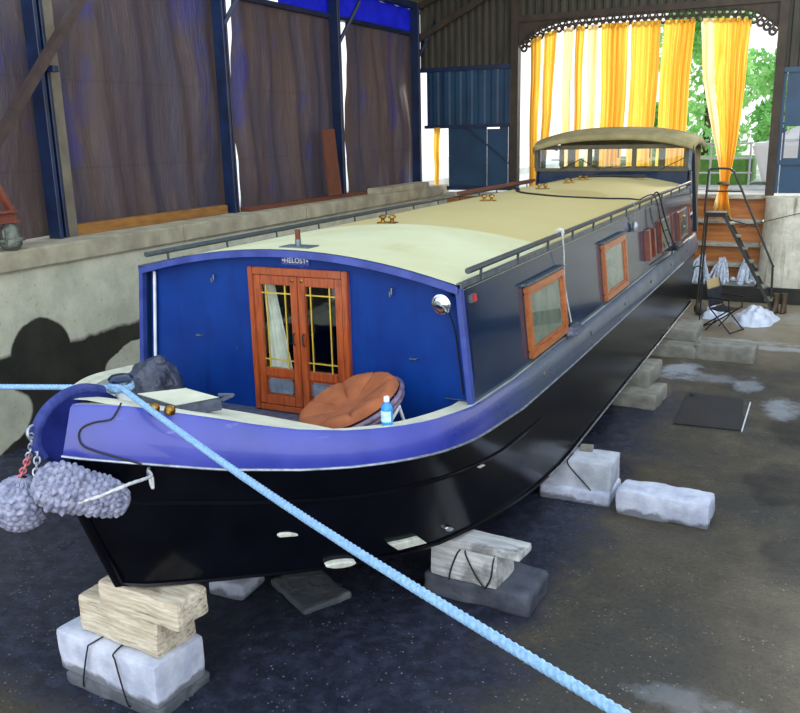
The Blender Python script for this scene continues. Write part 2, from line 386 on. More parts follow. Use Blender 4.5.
# ------------------------------------------------------------------ geometry helpers
OFF = {}
class M:
    def __init__(s):
        s.v = []; s.f = []
    def add(s, vs, fs):
        n = len(s.v)
        s.v += [V3(p) for p in vs]
        s.f += [tuple(i + n for i in f) for f in fs]
        return s
    def box(s, lo, hi, mtx=None):
        x0, y0, z0 = lo; x1, y1, z1 = hi
        vs = [V3(p) for p in ((x0, y0, z0), (x1, y0, z0), (x1, y1, z0), (x0, y1, z0), (x0, y0, z1), (x1, y0, z1), (x1, y1, z1), (x0, y1, z1))]
        if mtx is not None: vs = [mtx @ p for p in vs]
        return s.add(vs, [(0, 3, 2, 1), (4, 5, 6, 7), (0, 1, 5, 4), (1, 2, 6, 5), (2, 3, 7, 6), (3, 0, 4, 7)])
    def hexa(s, p):
        """8 corners: bottom 4 ring then top 4 ring"""
        return s.add(p, [(0, 3, 2, 1), (4, 5, 6, 7), (0, 1, 5, 4), (1, 2, 6, 5), (2, 3, 7, 6), (3, 0, 4, 7)])
    def bar(s, a, b, w, h, up=(0, 0, 1)):
        a = V3(a); b = V3(b); d = (b - a).normalized()
        u = V3(up)
        if abs(d.dot(u)) > .98: u = V3((0, 1, 0))
        x = d.cross(u).normalized() * w / 2; z = x.cross(d).normalized() * h / 2
        return s.hexa([a - x - z, a + x - z, a + x + z, a - x + z, b - x - z, b + x - z, b + x + z, b - x + z])
    def tube(s, pts, r, n=8, caps=True, closed=False):
        pts = [V3(p) for p in pts]
        k = len(pts)
        rr = r if isinstance(r, (list, tuple)) else [r] * k
        ref = None; rings = []
        for i, p in enumerate(pts):
            if closed: d = pts[(i + 1) % k] - pts[i - 1]
            else: d = pts[min(i + 1, k - 1)] - pts[max(i - 1, 0)]
            d.normalize()
            if ref is None: ref = V3((0, 0, 1)) if abs(d.z) < .9 else V3((1, 0, 0))
            ref = (ref - d * ref.dot(d))
            if ref.length < 1e-5: ref = d.orthogonal()
            ref.normalize()
            q = d.cross(ref)
            rings.append([p + (ref * cos(2 * pi * j / n) + q * sin(2 * pi * j / n)) * rr[i] for j in range(n)])
        vs = [p for ring in rings for p in ring]
        fs = []
        for i in range(k if closed else k - 1):
            for j in range(n):
                a = i * n + j; b = i * n + (j + 1) % n
                c = ((i + 1) % k) * n + (j + 1) % n; e = ((i + 1) % k) * n + j
                fs.append((a, b, c, e))
        if caps and not closed:
            fs.append(tuple(range(n - 1, -1, -1))); fs.append(tuple((k - 1) * n + j for j in range(n)))
        return s.add(vs, fs)
    def rope(s, pts, r, pitch=.12, n=12, strands=3, step=.012):
        """a laid rope: a lobed section that turns along the path"""
        pts = [V3(p) for p in pts]
        path = [pts[0]]
        for a, b in zip(pts, pts[1:]):
            m = max(1, int((b - a).length / step))
            path += [a.lerp(b, (i + 1) / m) for i in range(m)]
        vs = []; fs = []; ref = None; L = 0
        for i, p in enumerate(path):
            d = (path[min(i + 1, len(path) - 1)] - path[max(i - 1, 0)]).normalized()
            if ref is None: ref = d.orthogonal()
            ref = (ref - d * ref.dot(d)).normalized(); q = d.cross(ref)
            if i: L += (p - path[i - 1]).length
            for j in range(n):
                th = 2 * pi * j / n
                rad = r * (.72 + .28 * abs(cos(strands * .5 * (th - 2 * pi * L / pitch))))
                vs.append(p + (ref * cos(th) + q * sin(th)) * rad)
        for i in range(len(path) - 1):
            for j in range(n):
                fs.append((i * n + j, i * n + (j + 1) % n, (i + 1) * n + (j + 1) % n, (i + 1) * n + j))
        fs.append(tuple(range(n - 1, -1, -1))); fs.append(tuple((len(path) - 1) * n + j for j in range(n)))
        return s.add(vs, fs)
    def lathe(s, prof, c=(0, 0, 0), axis=(0, 0, 1), n=20):
        """prof: list of (radius, height along axis)"""
        c = V3(c); a = V3(axis).normalized(); u = a.orthogonal().normalized(); w = a.cross(u)
        vs = []; fs = []
        for (r, h) in prof:
            for j in range(n):
                th = 2 * pi * j / n
                vs.append(c + a * h + (u * cos(th) + w * sin(th)) * max(r, 1e-4))
        for i in range(len(prof) - 1):
            for j in range(n):
                fs.append((i * n + j, i * n + (j + 1) % n, (i + 1) * n + (j + 1) % n, (i + 1) * n + j))
        fs.append(tuple(range(n - 1, -1, -1))); fs.append(tuple((len(prof) - 1) * n + j for j in range(n)))
        return s.add(vs, fs)
    def torus(s, c, r, t, axis=(0, 0, 1), n=14, m=6, squash=1.0, u=None):
        c = V3(c); a = V3(axis).normalized(); u = V3(u).normalized() if u is not None else a.orthogonal().normalized(); w = a.cross(u)
        return s.tube([c + u * cos(2 * pi * i / n) * r * squash + w * sin(2 * pi * i / n) * r for i in range(n)], t, m, closed=True)
    def grid(s, fn, nu, nv, closed_u=False):
        vs = [fn(i / nu, j / nv) for j in range(nv + 1) for i in range(nu + 1)]
        w = nu + 1
        fs = [(j * w + i, j * w + i + 1, (j + 1) * w + i + 1, (j + 1) * w + i) for j in range(nv) for i in range(nu)]
        return s.add(vs, fs)
    def sphere(s, c, r, nu=16, nv=10, fn=None):
        c = V3(c); r = V3(r) if not isinstance(r, (int, float)) else V3((r, r, r))
        def P(u, v):
            th = 2 * pi * u; ph = pi * (v - .5)
            d = V3((cos(ph) * cos(th), cos(ph) * sin(th), sin(ph)))
            k = fn(u, v, d) if fn else 1
            return c + V3((d.x * r.x, d.y * r.y, d.z * r.z)) * k
        return s.grid(P, nu, nv)
    def xf(s, mtx):
        s.v = [mtx @ p for p in s.v]; return s
    def build(s, name, mat, parent=None, smooth=False, bevel=0, seg=2, weld=False, sub=0, rough=None, recalc=True, solid=0):
        bm = bmesh.new()
        o = OFF.get(parent.name, V3((0, 0, 0))) if parent else V3((0, 0, 0))
        bv = [bm.verts.new(p - o) for p in s.v]
        for f in s.f:
            try: bm.faces.new([bv[i] for i in f])
            except ValueError: pass
        if weld: bmesh.ops.remove_doubles(bm, verts=bm.verts, dist=1e-4)
        if recalc: bmesh.ops.recalc_face_normals(bm, faces=bm.faces)
        if bevel:
            es = [e for e in bm.edges if len(e.link_faces) == 2 and e.calc_face_angle(0) > .6]
            bmesh.ops.bevel(bm, geom=es, offset=bevel, segments=seg, affect='EDGES', clamp_overlap=True)
        if sub:
            bmesh.ops.subdivide_edges(bm, edges=bm.edges, cuts=sub, use_grid_fill=True)
        if rough:
            amp, sc, seed = rough
            for v in bm.verts:
                n1 = noise.noise_vector((v.co + V3((seed, seed * 2.3, 0))) * sc) + noise.noise_vector((v.co + V3((seed * 3.1, 0, seed))) * sc * 2.7) * .5
                v.co += n1 * amp
        if smooth:
            for f in bm.faces: f.smooth = True
        me = bpy.data.meshes.new(name); bm.to_mesh(me); bm.free()
        if smooth:
            try: me.set_sharp_from_angle(angle=R(50))
            except Exception: pass
        me.materials.append(mat if not isinstance(mat, str) else MAT[mat])
        ob = bpy.data.objects.new(name, me); COL.objects.link(ob)
        if parent: ob.parent = parent
        OFF[ob.name] = o
        if solid:
            md = ob.modifiers.new('thickness', 'SOLIDIFY'); md.thickness = solid; md.offset = 0
        return ob

def thing(name, label, cat, loc, group=None):
    o = bpy.data.objects.new(name, None); COL.objects.link(o)
    o.location = loc; o.empty_display_size = .2
    OFF[o.name] = V3(loc)
    o['label'] = label; o['category'] = cat
    if group: o['group'] = group
    return o
def tag(o, label, cat, group=None, kind=None):
    o['label'] = label; o['category'] = cat
    if group: o['group'] = group
    if kind: o['kind'] = kind
    return o
def struct(o, label=None, cat=None):
    o['kind'] = 'structure'
    if label: o['label'] = label
    if cat: o['category'] = cat
    return o
def interp(x, xs, ys):
    if x <= xs[0]: return ys[0]
    for a, b, c, d in zip(xs, xs[1:], ys, ys[1:]):
        if x <= b:
            t = (x - a) / (b - a); return c + (d - c) * t
    return ys[-1]
def smooth_path(pts, k=8):
    """Catmull-Rom through the points"""
    P = [V3(p) for p in pts]; out = []
    for i in range(len(P) - 1):
        p0 = P[max(i - 1, 0)]; p1 = P[i]; p2 = P[i + 1]; p3 = P[min(i + 2, len(P) - 1)]
        for j in range(k):
            t = j / k
            out.append(.5 * ((2 * p1) + (p2 - p0) * t + (2 * p0 - 5 * p1 + 4 * p2 - p3) * t * t + (3 * p1 - p0 - 3 * p2 + p3) * t ** 3))
    out.append(P[-1]); return out

# ================================================================== THE SETTING
GZ = 2.45          # quay level on the left
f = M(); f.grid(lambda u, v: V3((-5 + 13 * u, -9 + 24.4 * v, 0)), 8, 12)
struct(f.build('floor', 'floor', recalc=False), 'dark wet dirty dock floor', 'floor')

# left dock wall with its coping
w = M(); w.box((-5.6, -9, 0), (-5.0, 15, 2.2))
struct(w.build('wall_left', 'dockwall'), 'stained concrete dock wall on the left', 'wall')
w = M()
ys = [-9, -5.5, -2.2, 1.1, 4.6, 8.1, 11.4, 15]
for a, b in zip(ys, ys[1:]):
    w.box((-6.2, a + .006, 2.2), (-4.94, b - .006, GZ))
struct(w.build('trim_1', 'coping', bevel=.02), 'weathered coping along the left dock wall', 'coping')
g = M(); g.box((-30, -9, 2.2), (-6.2, 40, 2.44))
struct(g.build('ground', 'pond'), 'pale ground outside the shed', 'ground')
# right dock wall and shed side (outside the frame to the right, it is what the glossy side of the boat mirrors)
w = M(); w.box((7.4, -9, 0), (8.0, 15, 2.3))
struct(w.build('wall_right', 'dockwall'), 'concrete dock wall on the right', 'wall')

def corrugated(x0, x1, z0, z1, y, pitch=.18, amp=.03):
    m = M(); n = max(1, int(round((x1 - x0) / pitch)))
    xs = []
    for i in range(n):
        a = x0 + (x1 - x0) * i / n; d = (x1 - x0) / n
        xs += [(a, 0), (a + .35 * d, 0), (a + .5 * d, -amp), (a + .85 * d, -amp)]
    xs.append((x1, 0))
    for yy in (0, .02):
        m.add([V3((x, y + o + yy, z)) for x, o in xs for z in (z0, z1)], [(2 * i, 2 * i + 2, 2 * i + 3, 2 * i + 1) for i in range(len(xs) - 1)])
    return m
YB = 14.8
def box_m(lo, hi): return M().box(lo, hi)
# back wall, left of the gate
struct(corrugated(-5.6, -3.12, 5.25, 8.6, YB).build('wall_back', 'cladding', recalc=False), 'dirty brown corrugated cladding above the left blue sheets', 'wall')
m = M()
for a, b in ((-5.40, -4.2), (-4.2, -3.2)):
    m.add(corrugated(a, b, 3.9, 5.25, YB, .3, .008).v, corrugated(a, b, 3.9, 5.25, YB, .3, .008).f)
struct(m.build('wall_back_panel', 'bluepanel'), 'dark blue sheet wall above the small doorway', 'wall')
m = M()
for a, b, z0 in ((-4.86, -4.0, 2.32), (-4.0, -3.84, 2.32), (-3.825, -3.5, 2.38), (-3.5, -3.29, 2.32), (-3.275, -3.2, 2.32)):
    m.box((a, YB, z0), (b, YB + .03, 3.84 if b != -3.5 else 3.80))
struct(m.build('wall_back_lower', 'bluepanel'), 'dark blue sheet wall beside the small doorway', 'wall')
m = M(); m.box((-5.6, YB - .06, 5.2), (-3.1, YB + .05, 5.3)); m.box((-5.5, YB - .05, 3.84), (-3.12, YB + .06, 3.92)); m.box((-4.9, YB - .05, 2.32), (-3.12, YB, 2.42))
m.box((-5.02, YB - .04, 3.9), (-4.98, YB, 5.25)); m.box((-5.42, YB - .04, 3.9), (-5.36, YB, 5.25))
m.bar((-4.35, YB - .03, 3.84), (-3.15, YB - .03, 2.9), .03, .03)
struct(m.build('trim_2', 'blacksteel'), 'dark rails of the back wall', 'trim')
m = M(); m.box((-3.2, YB - .1, 2.25), (-3.02, YB + .12, 8.6)); m.box((2.62, YB - .1, 2.25), (2.8, YB + .12, 8.6))
struct(m.build('trim_3', 'darkwood'), 'brown posts at both sides of the gate', 'post')
# header over the gate, curved brackets at its ends
struct(corrugated(-3.12, 2.8, 6.22, 11.6, YB, .2).build('wall_back_header_and_added_height', 'cladding', recalc=False), 'brown corrugated cladding over the curtained gate, with an added unseen upper part', 'wall')  # the unseen upper part is added height that blocks the sun
AX = [-2.95, -2.82, -2.6, -2.35, -2.05, -1.6, -.9, .1, 1.2, 1.95, 2.2, 2.38, 2.52, 2.6]
AZ = [5.62, 5.74, 5.9, 6.0, 6.07, 6.1, 6.11, 6.1, 6.07, 6.02, 5.94, 5.82, 5.7, 5.62]
m = M(); k = 60
top = lambda i: -3.02 + (2.62 + 3.02) * i / k
for i in range(k):
    a, b = top(i), top(i + 1)
    za, zb = interp(a, AX, AZ) + .06, interp(b, AX, AZ) + .06
    m.hexa([V3((a, YB - .05, za)), V3((b, YB - .05, zb)), V3((b, YB + .02, zb)), V3((a, YB + .02, za)), V3((a, YB - .05, 6.26)), V3((b, YB - .05, 6.26)), V3((b, YB + .02, 6.26)), V3((a, YB + .02, 6.26))])
m.box((-3.1, YB - .09, 6.2), (2.7, YB + .03, 6.34))
struct(m.build('trim_4', 'darkwood'), 'dark curved header board of the gate', 'trim')
# right of the gate
m = M()
for a, b in ((2.8, 2.86), (2.88, 2.92), (3.2, 3.6), (3.63, 4.6), (4.63, 7.4)): m.box((a, YB, 2.3), (b, YB + .03, 4.86))
m.box((2.92, YB, 3.7), (3.2, YB + .03, 4.86)); m.box((2.92, YB, 2.3), (3.2, YB + .03, 3.04))
m.box((2.8, YB - .05, 2.9), (7.4, YB, 3.0)); m.box((2.8, YB - .05, 4.8), (7.4, YB + .04, 4.9))
struct(m.build('wall_back_right', 'bluepanel'), 'dark blue sheet wall with a bright slot right of the gate', 'wall')
struct(corrugated(2.8, 8.0, 4.9, 11.6, YB).build('wall_back_top_and_added_height', 'cladding', recalc=False), 'brown corrugated cladding right of the gate, with an added unseen top', 'wall')  # unseen top added above the shed to keep the sun off the boat
# shed roof over the far half
m = corrugated(0, 1, 0, 1, 0) ; m = M()
n = 60
prof = []
for i in range(n):
    y = 6.5 + 9 * i / n; d = 9 / n
    prof += [(y, 0), (y + d * .35, 0), (y + d * .5, .04), (y + d * .85, .04)]
def roofpt(x, y, o): return V3((x, y, (6.72 + (x + 5.7) * .36 if x < 1 else 6.72 + 6.7 * .36 - (x - 1) * .36) + o))
def slope(xa, xb):
    return M().add([roofpt(x, y, o) for y, o in prof for x in (xa, xb)], [(2 * i, 2 * i + 1, 2 * i + 3, 2 * i + 2) for i in range(len(prof) - 1)])
struct(slope(-6.0, 1.0).build('ceiling', 'stripgrey', recalc=False), 'corrugated shed roof over the far end', 'roof')
m = M(); m.bar((-5.55, 14.5, 5.95), (-3.0, 14.5, 7.15), .08, .14); m.bar((-5.7, 14.5, 6.66), (1, 14.5, 9.05), .1, .16)
struct(m.build('trim_5', 'darkwood'), 'roof truss by the back wall', 'truss')

# left wall steel columns
CY = [2.72, 6.62, 10.45, 14.35]
for i, cy in enumerate(CY):
    m = M()
    m.box((-5.62, cy - .09, GZ), (-5.40, cy - .03, 6.7)); m.box((-5.62, cy + .05, GZ), (-5.44, cy + .09, 6.7)); m.box((-5.60, cy - .03, GZ), (-5.52, cy + .05, 6.7))
    m.bar((-5.45, cy + .0, 5.55), (-5.2, cy + .5, 6.4), .05, .07) if i in (1, 2, 3) else m.box((-5.4, cy + .02, 4.6), (-5.3, cy + .12, 4.68))
    o = m.build('steel_column', 'blacksteel', bevel=.006, seg=1)
    tag(o, ['dark blue steel column at the far left, beside the red bracket', 'dark blue steel column between the two widest hanging tarpaulins', 'dark blue steel column beside the leaning rust brown board', 'dark blue steel column in the far left corner of the shed'][i], 'column', 'steel columns of the left side', 'structure')
m = M(); m.box((-5.56, 2.84, GZ), (-5.46, 3.0, 6.7))
tag(m.build('timber_strip', 'stripgrey', bevel=.005, seg=1), 'grey upright timber strip fixed beside the far left steel column', 'timber')
m = M(); m.box((-5.75, -3, 6.05), (-5.6, 15, 6.13)); m.box((-5.8, -3, 6.65), (-5.5, 15, 6.8))
struct(m.build('trim_6', 'blacksteel'), 'eaves rails of the left side', 'rail')

# hanging tarpaulins
def tarp(y0, y1, z1, label, seed):
    rr = random.Random(seed)
    ph = [rr.uniform(0, 6.28) for _ in range(8)]
    def P(u, v):
        z = GZ + .02 + (z1 - GZ) * v
        edge0 = .17 * v * v + .012 * sin(v * 33)
        edge = .035 * sin(v * 23 + ph[0]) + .025 * sin(v * 51 + ph[1])
        y = y0 + (y1 - y0) * u + (edge0 * (1 - u) ** 12) + (.045 * sin(v * 30 + ph[2]) + .02 * sin(v * 71) if u > .98 else 0)
        env = .25 + .75 * (1 - abs(v - .35))
        x = -5.72 + env * (.035 * sin(u * 31 + ph[3] + v * 1.5) + .05 * sin(u * 13 + ph[4] - v * 2) + .02 * sin(u * 57 + ph[5] + 3 * v)) + .03 * sin(v * 9 + ph[6] + u * 4)
        zz = z + (-.05 * abs(sin(u * pi * 5)) ** 3 if v > .99 else 0)
        return V3((x, y, zz))
    o = M().grid(P, 60, 40).build('tarpaulin', 'tarp', smooth=True, recalc=False)
    tag(o, label, 'tarpaulin', 'tarpaulins hanging along the left side')
tarp(-2.5, 2.87, 6.14, 'brown purple tarpaulin hanging at the far left behind the diagonal strut', 3)
tarp(3.05, 6.91, 6.14, 'wide brown purple tarpaulin hanging above the yellow brown kickboard', 5)
tarp(7.10, 10.88, 6.12, 'brown tarpaulin hanging behind the leaning rust brown board', 8)
tarp(11.06, 14.86, 6.1, 'narrow looking brown tarpaulin hanging by the far corner below the blue polythene', 11)
def bt(u, v):
    return V3((-5.66 + .02 * sin(u * 40), 8.6 + 5.9 * u, 6.1 + .55 * v + .012 * sin(u * 50)))
tag(M().grid(bt, 60, 4).build('polythene_strip', 'bluetarp', smooth=True, recalc=False), 'bright blue polythene strip stretched along the eaves above the tarpaulins', 'polythene')

# boards on the coping
m = M(); m.box((-5.62, 2.98, GZ), (-5.48, 6.42, GZ + .15))
tag(m.build('kickboard', 'orangewood', bevel=.006), 'yellow brown timber kickboard lying at the foot of the wide tarpaulin', 'board')
m = M(); m.box((-5.5, 6.8, GZ), (-5.3, 14.3, GZ + .07))
tag(m.build('plank', 'rustboard', bevel=.006), 'long thin brown plank lying along the left coping', 'plank')
m = M(); m.box((-5.3, 11.2, GZ), (-4.96, 13.8, GZ + .13))
tag(m.build('concrete_slab', 'coping', bevel=.015), 'grey slab lying on the coping near the far left doorway', 'slab')
m = M(); m.bar((-5.26, 9.62, GZ + .07), (-5.44, 9.62, 3.9), .3, .05, (1, 0, 0))
m = M(); m.hexa([V3(p) for p in ((-5.3, 9.6, GZ + .08), (-5.26, 10.02, GZ + .08), (-5.3, 10.02, GZ + .08), (-5.34, 9.6, GZ + .08), (-5.40, 9.58, 3.85), (-5.36, 9.98, 3.85), (-5.40, 9.98, 3.85), (-5.44, 9.58, 3.85))])
tag(m.build('leaning_board', 'rustboard'), 'rust brown board standing upright on the coping between two tarpaulins', 'board')

# diagonal strut and the red bracket with its pulley, far left
m = M(); m.bar((-5.22, .52, 2.46), (-5.22, 4.35, 6.75), .1, .14, (1, 0, 0))
tag(m.build('diagonal_strut', 'strut', bevel=.008), 'brown diagonal steel strut crossing the upper left corner', 'strut')
br = thing('wall_bracket', 'red oxide steel bracket carrying a grey cast pulley on the left coping', 'bracket', (-5.1, 1.45, GZ))
m = M(); m.bar((-5.08, 1.22, 3.62), (-5.08, 1.62, 2.93), .07, .1, (1, 0, 0)); m.build('arm', 'oxide', br, bevel=.006)
m = M(); m.box((-5.14, .2, 2.78), (-5.0, 1.66, 2.81)); m.box((-5.14, .2, 2.9), (-5.0, 1.66, 2.93)); m.box((-5.08, .2, 2.81), (-5.05, 1.66, 2.9)); m.build('channel', 'oxide', br)
m = M(); m.lathe([(.05, 0), (.1, .02), (.13, .06), (.13, .1), (.17, .11), (.17, .14), (.11, .15), (.1, .26), (.07, .30), (.05, .34)], (-5.08, 1.56, GZ)); m.build('pulley_housing', 'castgrey', br, smooth=True)
m = M(); m.lathe([(.02, -.02), (.06, 0), (.07, .03), (.04, .05), (.03, .07)], (-4.97, 1.5, GZ + .08), (1, -.4, 0)); m.build('pulley_wheel', 'castgrey', br, smooth=True)
m = M(); m.tube([(-5.0, 1.40, 2.7), (-4.97, 1.38, 2.62), (-4.98, 1.42, 2.55)], .012); m.build('hook', 'castgrey', br)

# dam of stop planks, its cill, and the abutment on the right
m = M()
for i, (a, b) in enumerate(((.32, .68), (.72, 1.14), (1.18, 1.66), (1.7, 2.2))):
    m.box((-5, 15.0, a), (2.63, 15.1, b - .01))
dm = thing('lock_gate', 'orange timber stop plank dam closing the dock below the curtained gate', 'dam', (0, 15.05, .3))
m.build('stop_planks', 'dam', dm, bevel=.008)
for za in (.64, 1.1, 1.62, 2.16):
    M().box((-5, 14.84, za), (2.6, 15.12, za + .1)).build('beam', 'dambeam', dm, bevel=.012)
m = M(); m.box((-5, 14.05, 0), (7.4, 15.4, .34))
struct(m.build('trim_7', 'cill', bevel=.02), 'black wet cill across the end of the dock', 'cill')
def hp(u, v):
    x = -2 + 4.6 * u; y = 14.12 + .85 * v
    return V3((x, y, .345 + .04 * noise.noise(V3((x * 2, y * 2, 0)))))
tag(M().grid(hp, 46, 9).build('silt', 'cilltop', smooth=True, recalc=False), 'wet whitish silt lying on the cill under the leaking dam', 'silt', None, 'stuff')
# rounded abutment
m = M()
outl = [(7.4, 15.6), (2.66, 15.6), (2.66, 14.75)]
for i in range(0, 10):
    a = pi + (pi / 2) * i / 9
    outl.append((3.2 + .54 * cos(a), 14.72 + .54 * sin(a)))
outl += [(3.6, 14.17), (7.4, 14.17)]
nz = 8
vs = []; fs = []
for k in range(nz + 1):
    z = .3 + 1.95 * k / nz
    for (x, y) in outl:
        t = (1 - k / nz)
        vs.append(V3((x - .06 * t if x < 3.3 else x, y - .03 * t, z)))
n = len(outl)
for k in range(nz):
    for j in range(n): fs.append((k * n + j, k * n + (j + 1) % n, (k + 1) * n + (j + 1) % n, (k + 1) * n + j))
fs.append(tuple(nz * n + j for j in range(n)))
struct(M().add(vs, fs).build('wall_abutment', 'abut', smooth=True), 'round cornered pale concrete abutment at the right', 'wall')
m = M()
m.tube([(2.2, 14.05, 1.62), (2.7, 14.1, 1.75), (3.3, 14.13, 1.92), (4.4, 14.1, 2.05)], .008, 5)
tag(m.build('hanging_cable', 'blackrub'), 'thin dark cable strung across the front of the concrete abutment', 'cable')
# leaking water
for (x, h, r, lab) in ((1.42, .56, .2, 'leftmost white jet of water leaking through the dam'), (1.86, .5, .17, 'middle white jet of water leaking through the dam'), (2.36, .5, .16, 'white jet of water leaking through the dam behind the ladder')):
    m = M(); rr = random.Random(int(x * 100))
    for k in range(34):
        sx = x + rr.gauss(0, .03); sz = .36 + h * rr.uniform(.75, 1.0); ex = x + rr.gauss(0, r * .55); d = rr.uniform(.12, .55)
        path = [V3((sx + (ex - sx) * q, 14.82 - d * q, max(.36, sz - (sz - .36) * q * q))) for q in (0, .25, .5, .75, .92, 1)]
        m.tube(path, [.012, .018, .022, .026, .02, .008], 6)
    for k in range(26):
        c = V3((x + rr.gauss(0, r * .7), 14.45 + rr.uniform(-.25, .25), .37 + abs(rr.gauss(0, .05))))
        m.sphere(c, (rr.uniform(.02, .06), rr.uniform(.02, .06), rr.uniform(.015, .05)), 8, 6)
    tag(m.build('water_jet', 'water', smooth=True, recalc=False), lab, 'water', 'jets leaking through the dam')

# ------------------------------------------------------------------ the curtained gate
vl = M()
nr = 37
tot = [(x, interp(x, AX, AZ)) for x in [-2.93 + 5.5 * i / 400 for i in range(401)]]
acc = [0]
for a, b in zip(tot, tot[1:]): acc.append(acc[-1] + sqrt((a[0] - b[0]) ** 2 + (a[1] - b[1]) ** 2))
def at_len(L):
    for i in range(400):
        if acc[i + 1] >= L:
            t = (L - acc[i]) / (acc[i + 1] - acc[i]); return tot[i][0] + (tot[i + 1][0] - tot[i][0]) * t, tot[i][1] + (tot[i + 1][1] - tot[i][1]) * t
    return tot[-1]
for i in range(nr):
    x, z = at_len(acc[-1] * (i + .5) / nr)
    vl.torus((x, YB - .1, z - .085), .062, .027, (0, 1, 0), 14, 6)
for i in range(nr + 1):
    x, z = at_len(acc[-1] * min(1, i / nr * .9999))
    vl.torus((x, YB - .1, z + .035), .055, .024, (0, 1, 0), 10, 5)
tag(vl.build('scalloped_valance', 'darkwood', smooth=True), 'dark scalloped valance of small rings edging the top of the gate', 'valance')

def curtain(cols, label, mat='yellow', z1=None, z0=2.3, amp=.06, fold=.13, y=YB - .2, seed=1, tilt=0.0, name='yellow_curtain'):
    """cols: list of (v, x0, x1), v measured from the top down"""
    rr = random.Random(seed); ph = [rr.uniform(0, 6.28) for _ in range(6)]
    wid = cols[0][2] - cols[0][1]
    nf = max(1.5, wid / fold)
    vv = [c[0] for c in cols]
    def P(u, v):
        xa = interp(v, vv, [c[1] for c in cols]); xb = interp(v, vv, [c[2] for c in cols])
        uu = u + .05 * sin(u * 9 + ph[3]) * (1 - abs(2 * u - 1))
        x = xa + (xb - xa) * uu + .012 * sin(v * 9 + ph[0])
        zt = (interp(x, AX, AZ) - .1) if z1 is None else z1
        z = zt + (z0 + .05 * sin(u * 21 + ph[1]) - zt) * v
        a = amp * (.7 + .5 * sin(u * 5 + ph[2]))
        return V3((x, y + a * sin(uu * nf * 2 * pi + ph[4] + .6 * sin(v * 3)) + .03 * sin(v * 4 + ph[5]) + tilt * v, z))
    o = M().grid(P, max(16, int(nf * 10)), 24).build(name, mat, smooth=True, recalc=False)
    return tag(o, label, 'curtain', 'curtains of the gate')
curtain([(0, -2.66, -2.42), (1, -2.68, -2.5)], 'thin yellow curtain strip hanging nearest the left gate post', seed=2, fold=.09)
curtain([(0, -2.36, -2.06), (.5, -2.36, -2.14), (1, -2.5, -2.34)], 'narrow yellow curtain drawn slantwise beside the thin left strip', seed=3, fold=.1)
curtain([(0, -1.92, -1.68), (1, -1.9, -1.72)], 'narrow pale gold curtain standing alone in the bright gap left of the wide curtains', seed=4, mat='yellowpale')
curtain([(0, -1.62, -1.42), (1, -1.62, -1.48)], 'slender gold curtain beside the narrow pale gold one', seed=9, fold=.09)
curtain([(0, -1.32, -1.08), (1, -1.34, -1.14)], 'slim pale curtain next to the left edge of the wide curtains', seed=10, mat='yellowpale')
curtain([(0, -1.02, -.42), (1, -1.0, -.50)], 'yellow curtain hanging over the left half of the wheelhouse canopy', seed=5, fold=.115)
curtain([(0, -.36, .26), (1, -.38, .18)], 'yellow curtain hanging over the middle of the wheelhouse canopy', seed=6, fold=.12)
curtain([(0, .32, .96), (1, .28, .88)], 'yellow curtain hanging over the right end of the wheelhouse canopy', seed=7, fold=.11)
curtain([(0, 1.06, 1.34), (.3, 1.2, 1.44), (.6, 1.48, 1.62), (.78, 1.66, 1.78), (.86, 1.70, 1.8), (1, 1.6, 1.86)], 'pale gathered curtain swept in towards its tie right of the wheelhouse', seed=8, z0=1.95, tilt=-.12, mat='yellowpale')
curtain([(0, 1.36, 2.1), (.3, 1.46, 2.08), (.6, 1.64, 2.0), (.78, 1.74, 1.92), (.86, 1.74, 1.9), (1, 1.7, 2.02)], 'yellow curtain gathered and tied, its tail hanging over the dam', seed=12, z0=1.75, tilt=-.16)
curtain([(0, -5.2, -5.0), (1, -5.16, -5.02)], 'yellow curtain hanging in the small left doorway', z1=3.86, z0=2.46, seed=13)
m = M(); m.torus((1.79, YB - .38, 2.52), .1, .035, (.1, .2, 1), 14, 8)
tag(m.build('curtain_tie', 'stripgrey', smooth=True), 'grey tie knotted round the gathered yellow curtain', 'tie')

# ------------------------------------------------------------------ outdoors beyond the gate
g = M(); g.box((-6.2, 15.45, 1.9), (30, 17.2, 2.2)); g.box((-6.2, 17.2, 1.9), (60, 60, 2.22))
struct(g.build('ground_outside', 'pond'), 'pale concrete bank outside the gate', 'ground')
gr = M().box((-3, 19.0, 2.1), (1.9, 22.2, 2.9))
tag(gr.build('grass_bank', 'grass', bevel=.05), 'green grass bank outside behind the railing', 'grass', None, 'stuff')
fn = thing('railing', 'pale grey tubular railing outside the gate before the trees', 'railing', (0, 17.6, 2.2))
for zz in (3.32, 2.95, 2.6): M().tube([(-3, 17.6, zz), (2.1, 17.6, zz)], .022, 8).build('rail', 'silverfence', fn, smooth=True)
for i in range(6):
    x = -2.6 + .93 * i; M().tube([(x, 17.6, 2.2), (x, 17.6, 3.34)], .026, 8).build('post', 'silverfence', fn, smooth=True)
bt = thing('white_boat', 'white boat moored outside right of the gathered curtain', 'boat', (4.2, 20, 2.22))
def bh(u, v):
    y = 18.6 + 3.4 * v
    return None
m = M(); m.hexa([V3(p) for p in ((2.3, 19, 2.22), (6.2, 19, 2.22), (6.2, 21, 2.22), (2.3, 21, 2.22), (1.95, 18.8, 3.3), (6.4, 18.8, 3.3), (6.4, 21.2, 3.3), (1.95, 21.2, 3.3))])
m.build('hull', 'gelcoat', bt, bevel=.08)
m = M(); m.hexa([V3(p) for p in ((2.2, 19.2, 3.3), (6.2, 19.2, 3.3), (6.2, 20.8, 3.3), (2.2, 20.8, 3.3), (3.4, 19.4, 3.9), (6.0, 19.4, 3.9), (6.0, 20.6, 3.9), (3.4, 20.6, 3.9))])
